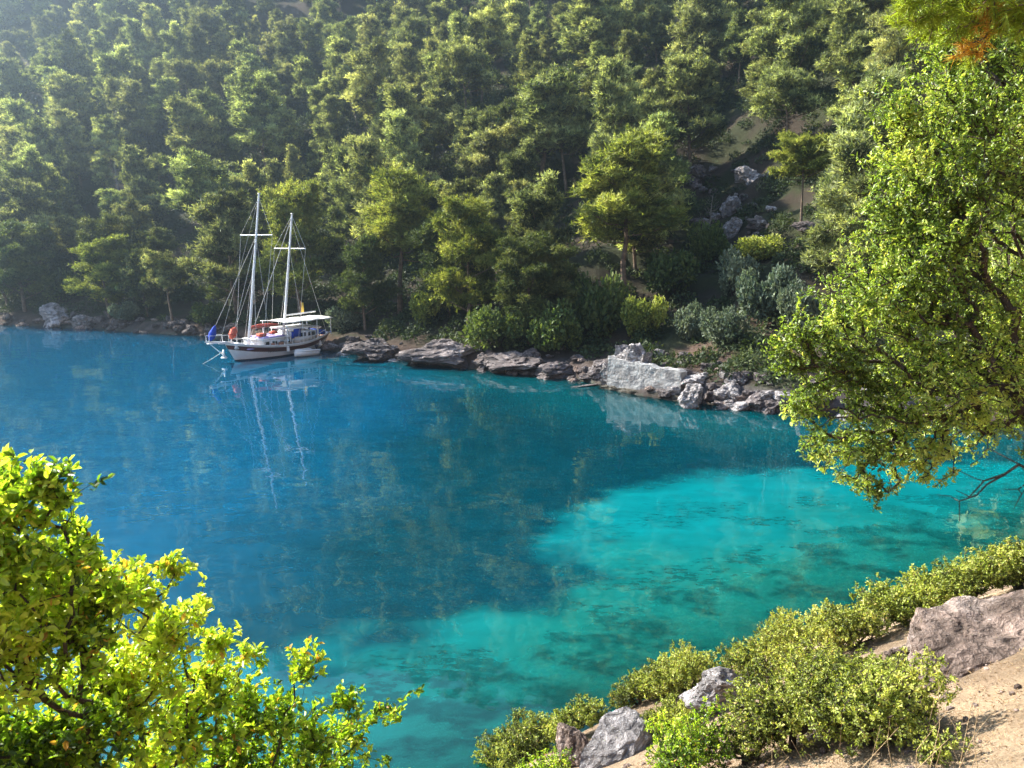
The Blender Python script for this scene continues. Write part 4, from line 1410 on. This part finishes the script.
# tree on the right
r5 = np.random.default_rng(77)
tl = [lobe_px(1010, 130, 10.5, 85), lobe_px(960, 180, 10.0, 85), lobe_px(925, 240, 9.8, 75), lobe_px(1020, 240, 10.5, 90),
      lobe_px(880, 290, 9.5, 65), lobe_px(830, 330, 9.2, 55), lobe_px(795, 345, 9.0, 32), lobe_px(930, 330, 9.8, 80), lobe_px(1010, 340, 10.3, 85),
      lobe_px(845, 385, 9.2, 60), lobe_px(905, 400, 9.4, 70), lobe_px(980, 400, 9.9, 70), lobe_px(860, 445, 9.1, 48), lobe_px(915, 455, 9.3, 42),
      lobe_px(870, 485, 9.0, 22), lobe_px(1075, 200, 11.2, 110), lobe_px(1090, 330, 11, 110), lobe_px(1150, 250, 11.8, 120),
      lobe_px(1180, 120, 12.0, 120), lobe_px(1100, 110, 11.4, 100), lobe_px(1230, 320, 11.5, 110), lobe_px(1050, 395, 10.6, 60), lobe_px(905, 150, 10.2, 45), lobe_px(945, 95, 10.6, 45),
      lobe_px(1000, 90, 12.5, 70), lobe_px(890, 215, 10.0, 35), lobe_px(985, 50, 11.5, 60), lobe_px(1040, 20, 12, 80), lobe_px(930, 60, 11.5, 35)]
pts = lobes_points(tl, 520, r5, .25)
keepn = fbm(pts * 1.5, 3, 55) > -.04 - .22 * r5.random(len(pts))
pts = pts[keepn]
pts = np.concatenate([pts, lobes_points([lobe_px(785, 352, 9.0, 26), lobe_px(800, 400, 9.0, 26), lobe_px(812, 446, 8.9, 20), lobe_px(900, 110, 10.4, 34), lobe_px(955, 40, 11.4, 46)], 620, r5, .2)])
# sprays that stick out of the crown's edge
edge_ = pts[r5.integers(0, len(pts), 420)] + r5.normal(size=(420, 3)) * .20
pts = np.concatenate([pts, edge_])
hx, hy = 8.6, 10.6
root = np.array([hx, hy, hz(hx, hy) - .2])
stem = [root + np.array([-.1, 0, 1.2]), root + np.array([-.35, -.1, 2.3]), root + np.array([-.6, -.3, 3.2])]
leafy('leafy_tree', 'near leafy tree reaching in from the right with small yellow-green leaves', 'tree', root, pts, 'near_tree', 15, .058, stem, .0035, .06, .46, 5, .17, .75)

# bare twigs of the same shore at right: a dead shrub under the tree
r6 = np.random.default_rng(4)
tw = lobes_points([lobe_px(985, 470, 8.6, 34), lobe_px(1030, 490, 8.6, 40), lobe_px(960, 500, 8.5, 26)], 55, r6, .2)
hx, hy = 7.2, 8.4
root = np.array([hx, hy, hz(hx, hy) - .1])
e = empty('bare_branch_shrub', tuple(root)); tag(e, 'leafless dark branches below the near leafy tree at right edge', 'shrub')
segs, _ = grow(root, tw, .004, .04, .16, .5, [root + np.array([.1, 0, 1.2]), root + np.array([.15, 0, 2.4])])
v, q = tubes(segs, 5)
link('branches', quads('bare_branches', v - root, q, None, True), M['dark_bark'], e)

# bush at the lower left
bl = [lobe_px(0, 500, 2.5, 58), lobe_px(45, 478, 2.5, 38), lobe_px(20, 560, 2.5, 80), lobe_px(60, 620, 2.7, 85), lobe_px(80, 540, 2.7, 22),
      lobe_px(130, 590, 3.0, 40), lobe_px(172, 566, 3.1, 18, 1.6, .8), lobe_px(165, 630, 3.1, 45), lobe_px(200, 600, 3.2, 14), lobe_px(120, 690, 3.0, 75), lobe_px(210, 680, 3.3, 38), lobe_px(250, 655, 3.4, 18),
      lobe_px(305, 665, 3.5, 24), lobe_px(285, 715, 3.5, 28), lobe_px(350, 735, 3.7, 34), lobe_px(392, 708, 3.7, 18, 1.5), lobe_px(418, 692, 3.75, 8), lobe_px(330, 775, 3.7, 40),
      lobe_px(230, 760, 3.4, 45), lobe_px(150, 780, 3.2, 60), lobe_px(60, 740, 2.8, 90), lobe_px(-40, 640, 2.5, 110), lobe_px(-60, 760, 2.6, 110), lobe_px(380, 790, 3.8, 40), lobe_px(20, 820, 2.8, 100), lobe_px(250, 830, 3.5, 70),
      lobe_px(-70, 520, 2.6, 70), lobe_px(180, 725, 3.2, 55), lobe_px(250, 715, 3.4, 45), lobe_px(310, 740, 3.55, 45), lobe_px(345, 700, 3.6, 20, 1.4), lobe_px(220, 640, 3.3, 22), lobe_px(100, 590, 2.8, 50), lobe_px(270, 775, 3.5, 55)]
r7 = np.random.default_rng(33)
pts = lobes_points(bl, 3900, r7, .1)
pts = pts[r7.random(len(pts)) < np.where(pts[:, 0] > -1.25, .52, .9)]
pts = np.concatenate([pts, pts[r7.integers(0, len(pts), 500)] + r7.normal(size=(500, 3)) * .06 + np.array([.02, 0, .02])])
root = np.array([-1.75, 3.05, hz(-1.75, 3.05) - .1])
stem = [root + np.array([.03, 0, .5]), root + np.array([.0, -.05, 1.0]), root + np.array([.1, -.1, 1.4])]
leafy('evergreen_bush', 'bright yellow-green bush filling the lower left corner in front of the water', 'bush', root, pts, 'near_bush', 9, .038, stem, .0009, .011, .50, 6, .055, .8, up=.5)

# shrubs of the near right slope
def slope_shrub(px, py, rp, hp, label, L, per, dens, mat='mastic', seed=1, group=None, extra=0, squash=.9):
    x, y, z = hit(px, py)
    f = float(project(x, y, z)[2])
    R = rp * f / FPX; Hh = hp * f / FPX
    r = np.random.default_rng(seed)
    lb = []
    k = 7 + extra
    for i in range(k):
        a = i * 2.4 + seed; q = .62 * math.sqrt((i + .5) / k)
        rr = R * r.uniform(.32, .5)
        cx, cy = x + math.cos(a) * q * R, y + math.sin(a) * q * R * squash
        lb.append((cx, cy, hz(cx, cy) + Hh * r.uniform(.42, .78), rr, rr, min(rr, Hh * .55)))
    pts = lobes_points(lb, dens, r, .35)
    root = np.array([x, y, z - .1])
    return leafy('shrub', label, 'shrub', root, pts, mat, per, L, [root + np.array([0, 0, Hh * .3])], .003, .05, .5, seed, L * 1.8, .8, group=group, up=.5)

slope_shrub(792, 752, 88, 98, 'large airy yellow-green shrub in the lower right foreground with visible twigs', .045, 11, 900, seed=3, extra=4)
slope_shrub(868, 748, 80, 88, 'airy shrub right of the large foreground shrub beside the dirt slope', .045, 11, 900, seed=4, extra=2)
slope_shrub(680, 790, 62, 78, 'bright low shrub at the bottom edge left of the large foreground shrub', .045, 11, 900, 'near_bush', seed=5)
slope_shrub(520, 765, 52, 50, 'dense rounded shrub at the bottom edge nearest the water', .06, 9, 1000, seed=6)
slope_shrub(575, 742, 40, 40, 'small dense rounded shrub above the shore beside the pale rocks', .06, 9, 900, seed=7)
slope_shrub(640, 704, 40, 34, 'low dense shrub on the shore left of the pale rock standing in the shrubs', .06, 9, 900, seed=8)
slope_shrub(680, 694, 48, 40, 'low dense dark-edged shrub above the water behind the pale rock standing in the shrubs', .06, 9, 900, seed=9)
slope_shrub(770, 675, 58, 48, 'rounded shrub on the shore line behind the large foreground shrub', .06, 9, 900, seed=10)
slope_shrub(840, 655, 52, 56, 'yellow-green shrub on the shore left of the brown rock outcrop', .06, 9, 900, seed=11)
slope_shrub(905, 625, 56, 50, 'bright shrub directly above the left end of the brown outcrop', .065, 9, 900, seed=12)
slope_shrub(675, 728, 36, 30, 'low shrub filling the gap left of the pale rock standing in the shrubs', .05, 10, 900, seed=22)
slope_shrub(825, 695, 55, 40, 'yellow-green shrub between the large foreground shrub and the shore', .055, 9, 900, seed=23)
slope_shrub(885, 690, 42, 30, 'low green shrub at the foot of the brown outcrop', .045, 10, 900, seed=24)
slope_shrub(745, 765, 48, 50, 'low shrub at the bottom edge under the large foreground shrub', .045, 10, 900, seed=25)
slope_shrub(640, 742, 30, 26, 'tiny low shrub behind the flat pale rock', .045, 10, 900, seed=26)
slope_shrub(905, 735, 40, 34, 'small low shrub at the edge of the bare dirt', .04, 10, 900, seed=27)
slope_shrub(965, 605, 52, 46, 'bright green shrub behind the brown rock outcrop', .065, 9, 900, seed=13)
slope_shrub(1020, 590, 52, 48, 'bright green shrub at the right edge above the brown outcrop', .065, 9, 900, seed=14)
slope_shrub(935, 765, 34, 34, 'small green tuft-like shrub on the dry dirt slope', .04, 9, 700, seed=15)
slope_shrub(545, 800, 40, 56, 'bright leafy shrub cut by the bottom edge beside the pale rock', .045, 10, 900, 'near_bush', seed=16)

# near rocks
near_rocks = [
    (('pale_rock', 31), 720, 708, 88, 52, 'pale grey rock standing among shrubs on the near slope'),
    (('pale_rock', 32), 618, 758, 104, 34, 'flat pale rock slab at bottom between shrubs near the water'),
    (('brown_rock', 33), 575, 764, 46, 46, 'small dark-sided pale rock at the bottom edge near the water'),
]
for k, ((mt, sd_), px, by, wp, hp, lab) in enumerate(near_rocks):
    x, y, z = hit(px, by)
    f = float(project(x, y, z)[2])
    w, h = wp * f / FPX / 2, hp * f / FPX / 2
    me_ = rock_mesh('near_rock', sd_, mt, 6, .24, .8, (1, .8), .008, 24)
    place_rock(me_, x, y, z + h * .7, (w * 1.1, w, h * 1.5), k, lab)
x, y, z = hit(965, 668)
f = float(project(x, y, z)[2])
me_ = rock_mesh('rock_outcrop', 41, 'brown_rock', 6, .22, .62, (1.3, .9), .012, 30)
o = link('rock_outcrop', me_, None); o.location = (x + .45, y + .1, z + .15); o.scale = (1.4, 1.3, 1.4); o.rotation_euler = (.25, -.2, .3)
tag(o, 'large purplish brown rock outcrop on the near slope at right', 'rock')
me_ = rock_mesh('outcrop_stone', 43, 'brown_rock', 5, .5, .6, (1, .8), .02)
x, y, z = hit(905, 672)
place_rock(me_, x, y, z + .1, (.5, .4, .45), .5, 'smaller grey-brown rock leaning on the left end of the outcrop')

# dry litter and straw on the dirt slope
r8 = np.random.default_rng(3)
n = 30000
lx = r8.uniform(.5, 9, n); ly = r8.uniform(2.5, 12, n)
lz = terrain(lx, ly)
P = np.stack([lx, ly, lz + .01], 1)
D = norm(np.stack([r8.normal(size=n), r8.normal(size=n), np.abs(r8.normal(size=n)) * .3], 1))
L = r8.uniform(.015, .07, n)
M['straw'] = leaf_mat('dry_straw', [(0, (0.16, 0.09, 0.05)), (0.5, (0.38, 0.26, 0.14)), (1, (0.58, 0.45, 0.28))], .1, .8, .1, 0, (1, 1, 1))
v, f, t = blades(P, D, L, L * .2, r8.random(n) * .8)
o = link('dry_litter', quads('dry_litter', v, f, {'tone': t}), M['straw'])
tag(o, 'dry straw and leaf litter scattered on the near dirt slope', 'litter', kind='stuff')
# small stones on the dirt slope, too many to count
import bmesh
bmx = bmesh.new(); bmesh.ops.create_icosphere(bmx, subdivisions=1, radius=1.0)
iv = np.array([v.co[:] for v in bmx.verts]); itri = np.array([[v.index for v in f.verts] for f in bmx.faces]); bmx.free()
n = 1500
gx2 = r8.uniform(.5, 9, n); gy2 = r8.uniform(2.5, 12, n); gz2 = terrain(gx2, gy2)
VV, FF = [], []
for k in range(n):
    sz = .008 + .07 * r8.random() ** 4
    VV.append(iv * sz * r8.uniform(.6, 1.3, (1, 3)) * r8.uniform(.8, 1.15, (len(iv), 1)) + np.array([gx2[k], gy2[k], gz2[k] + sz * .2]))
    FF.append(itri + k * len(iv))
o = link('gravel', quads('gravel', np.concatenate(VV), np.concatenate(FF)), M['brown_rock'])
tag(o, 'small stones strewn over the near dirt slope', 'gravel', kind='stuff')
# tall dry stalks
n = 26
segs = []
for k in range(n):
    a, b = r8.uniform(2.2, 4.6), r8.uniform(5.2, 8.0)
    z = hz(a, b); h = r8.uniform(.5, 1.3)
    p0 = np.array([a, b, z]); p1 = p0 + np.array([r8.normal() * .08, r8.normal() * .08, h * .6]); p2 = p1 + np.array([r8.normal() * .1, r8.normal() * .1, h * .4])
    segs += path_segs([p0, p1, p2], [.004, .003, .0015])
v, q = tubes(segs, 4)
o = link('dry_grass', quads('dry_grass', v, q, {'tone': np.full(len(v), .6)}), M['straw'])
tag(o, 'thin dry grass stalks standing between the foreground shrubs', 'grass', kind='stuff')

# ------------------------------------------------------------------ near pine whose branch hangs in at the top right
def near_pine():
    r = np.random.default_rng(9)
    hx, hy = 9.2, 6.6
    root = np.array([hx, hy, hz(hx, hy) - .3])
    e = empty('pine_tree', tuple(root)); tag(e, 'near pine at the top right corner with one orange-tipped branch', 'tree')
    H = 11
    stem = [root + np.array([-.1 * k, 0, 1.1 * k]) for k in range(1, 9)]
    lb = [lobe_px(905, 12, 8.2, 22, 1.2, .7), lobe_px(940, 22, 8.2, 30, 1.3, .7), lobe_px(985, 20, 8.1, 34, 1.3, .8), lobe_px(1020, 5, 8.0, 40), lobe_px(930, -15, 8.2, 36), lobe_px(975, -30, 8, 50),
          lobe_px(1060, -20, 7.8, 60), lobe_px(1040, 40, 8.0, 25), lobe_px(965, 52, 8.3, 14), lobe_px(1100, -60, 7.4, 80)]
    pts = lobes_points(lb, 420, r, .2)
    more = [(hx - 1.2 + r.normal() * 1.6, hy + r.normal() * 1.6, root[2] + r.uniform(6.5, 12), 1.0, 1.0, .5) for k in range(16)]
    pts = np.concatenate([pts, lobes_points(more, 22, r, .2)])
    pts = pts[~((pts[:, 2] < 13.6) & (pts[:, 0] < 4.5) & (pts[:, 1] < 7.9))]
    segs, dirs = grow(root, pts, .004, .16, .08, .45, stem)
    per = 34
    P = np.repeat(pts, per, 0)
    D0 = np.repeat(norm(dirs + np.array([0, 0, .3])), per, 0)
    P = P - D0 * r.random((len(P), 1)) * .13
    D = norm(D0 * .7 + r.normal(size=P.shape) * .55)
    base = r.uniform(.15, .8, len(pts))
    dd = np.minimum(np.linalg.norm(pts - np.array(lobe_px(985, 14, 8.1, 1)[:3]), axis=1), np.linalg.norm(pts - np.array(lobe_px(972, 46, 8.2, 1)[:3]), axis=1))
    base = np.where(dd < .17, 1.0, base)
    T = np.repeat(base, per)
    T = np.where(T >= 1, 1, np.clip(T + r.normal(size=len(T)) * .08, 0, .88))
    L = r.uniform(.09, .17, len(P))
    v, f, t = blades(P, D, L, np.full(len(P), .010), T)
    link('needles', quads('near_pine_needles', v - root, f, {'tone': t}), M['pine_near'], e)
    v, q = tubes(segs, 6)
    link('trunk', quads('near_pine_trunk', v - root, q, None, True), M['bark'], e)
near_pine()
print('OBJECTS', len(bpy.data.objects))
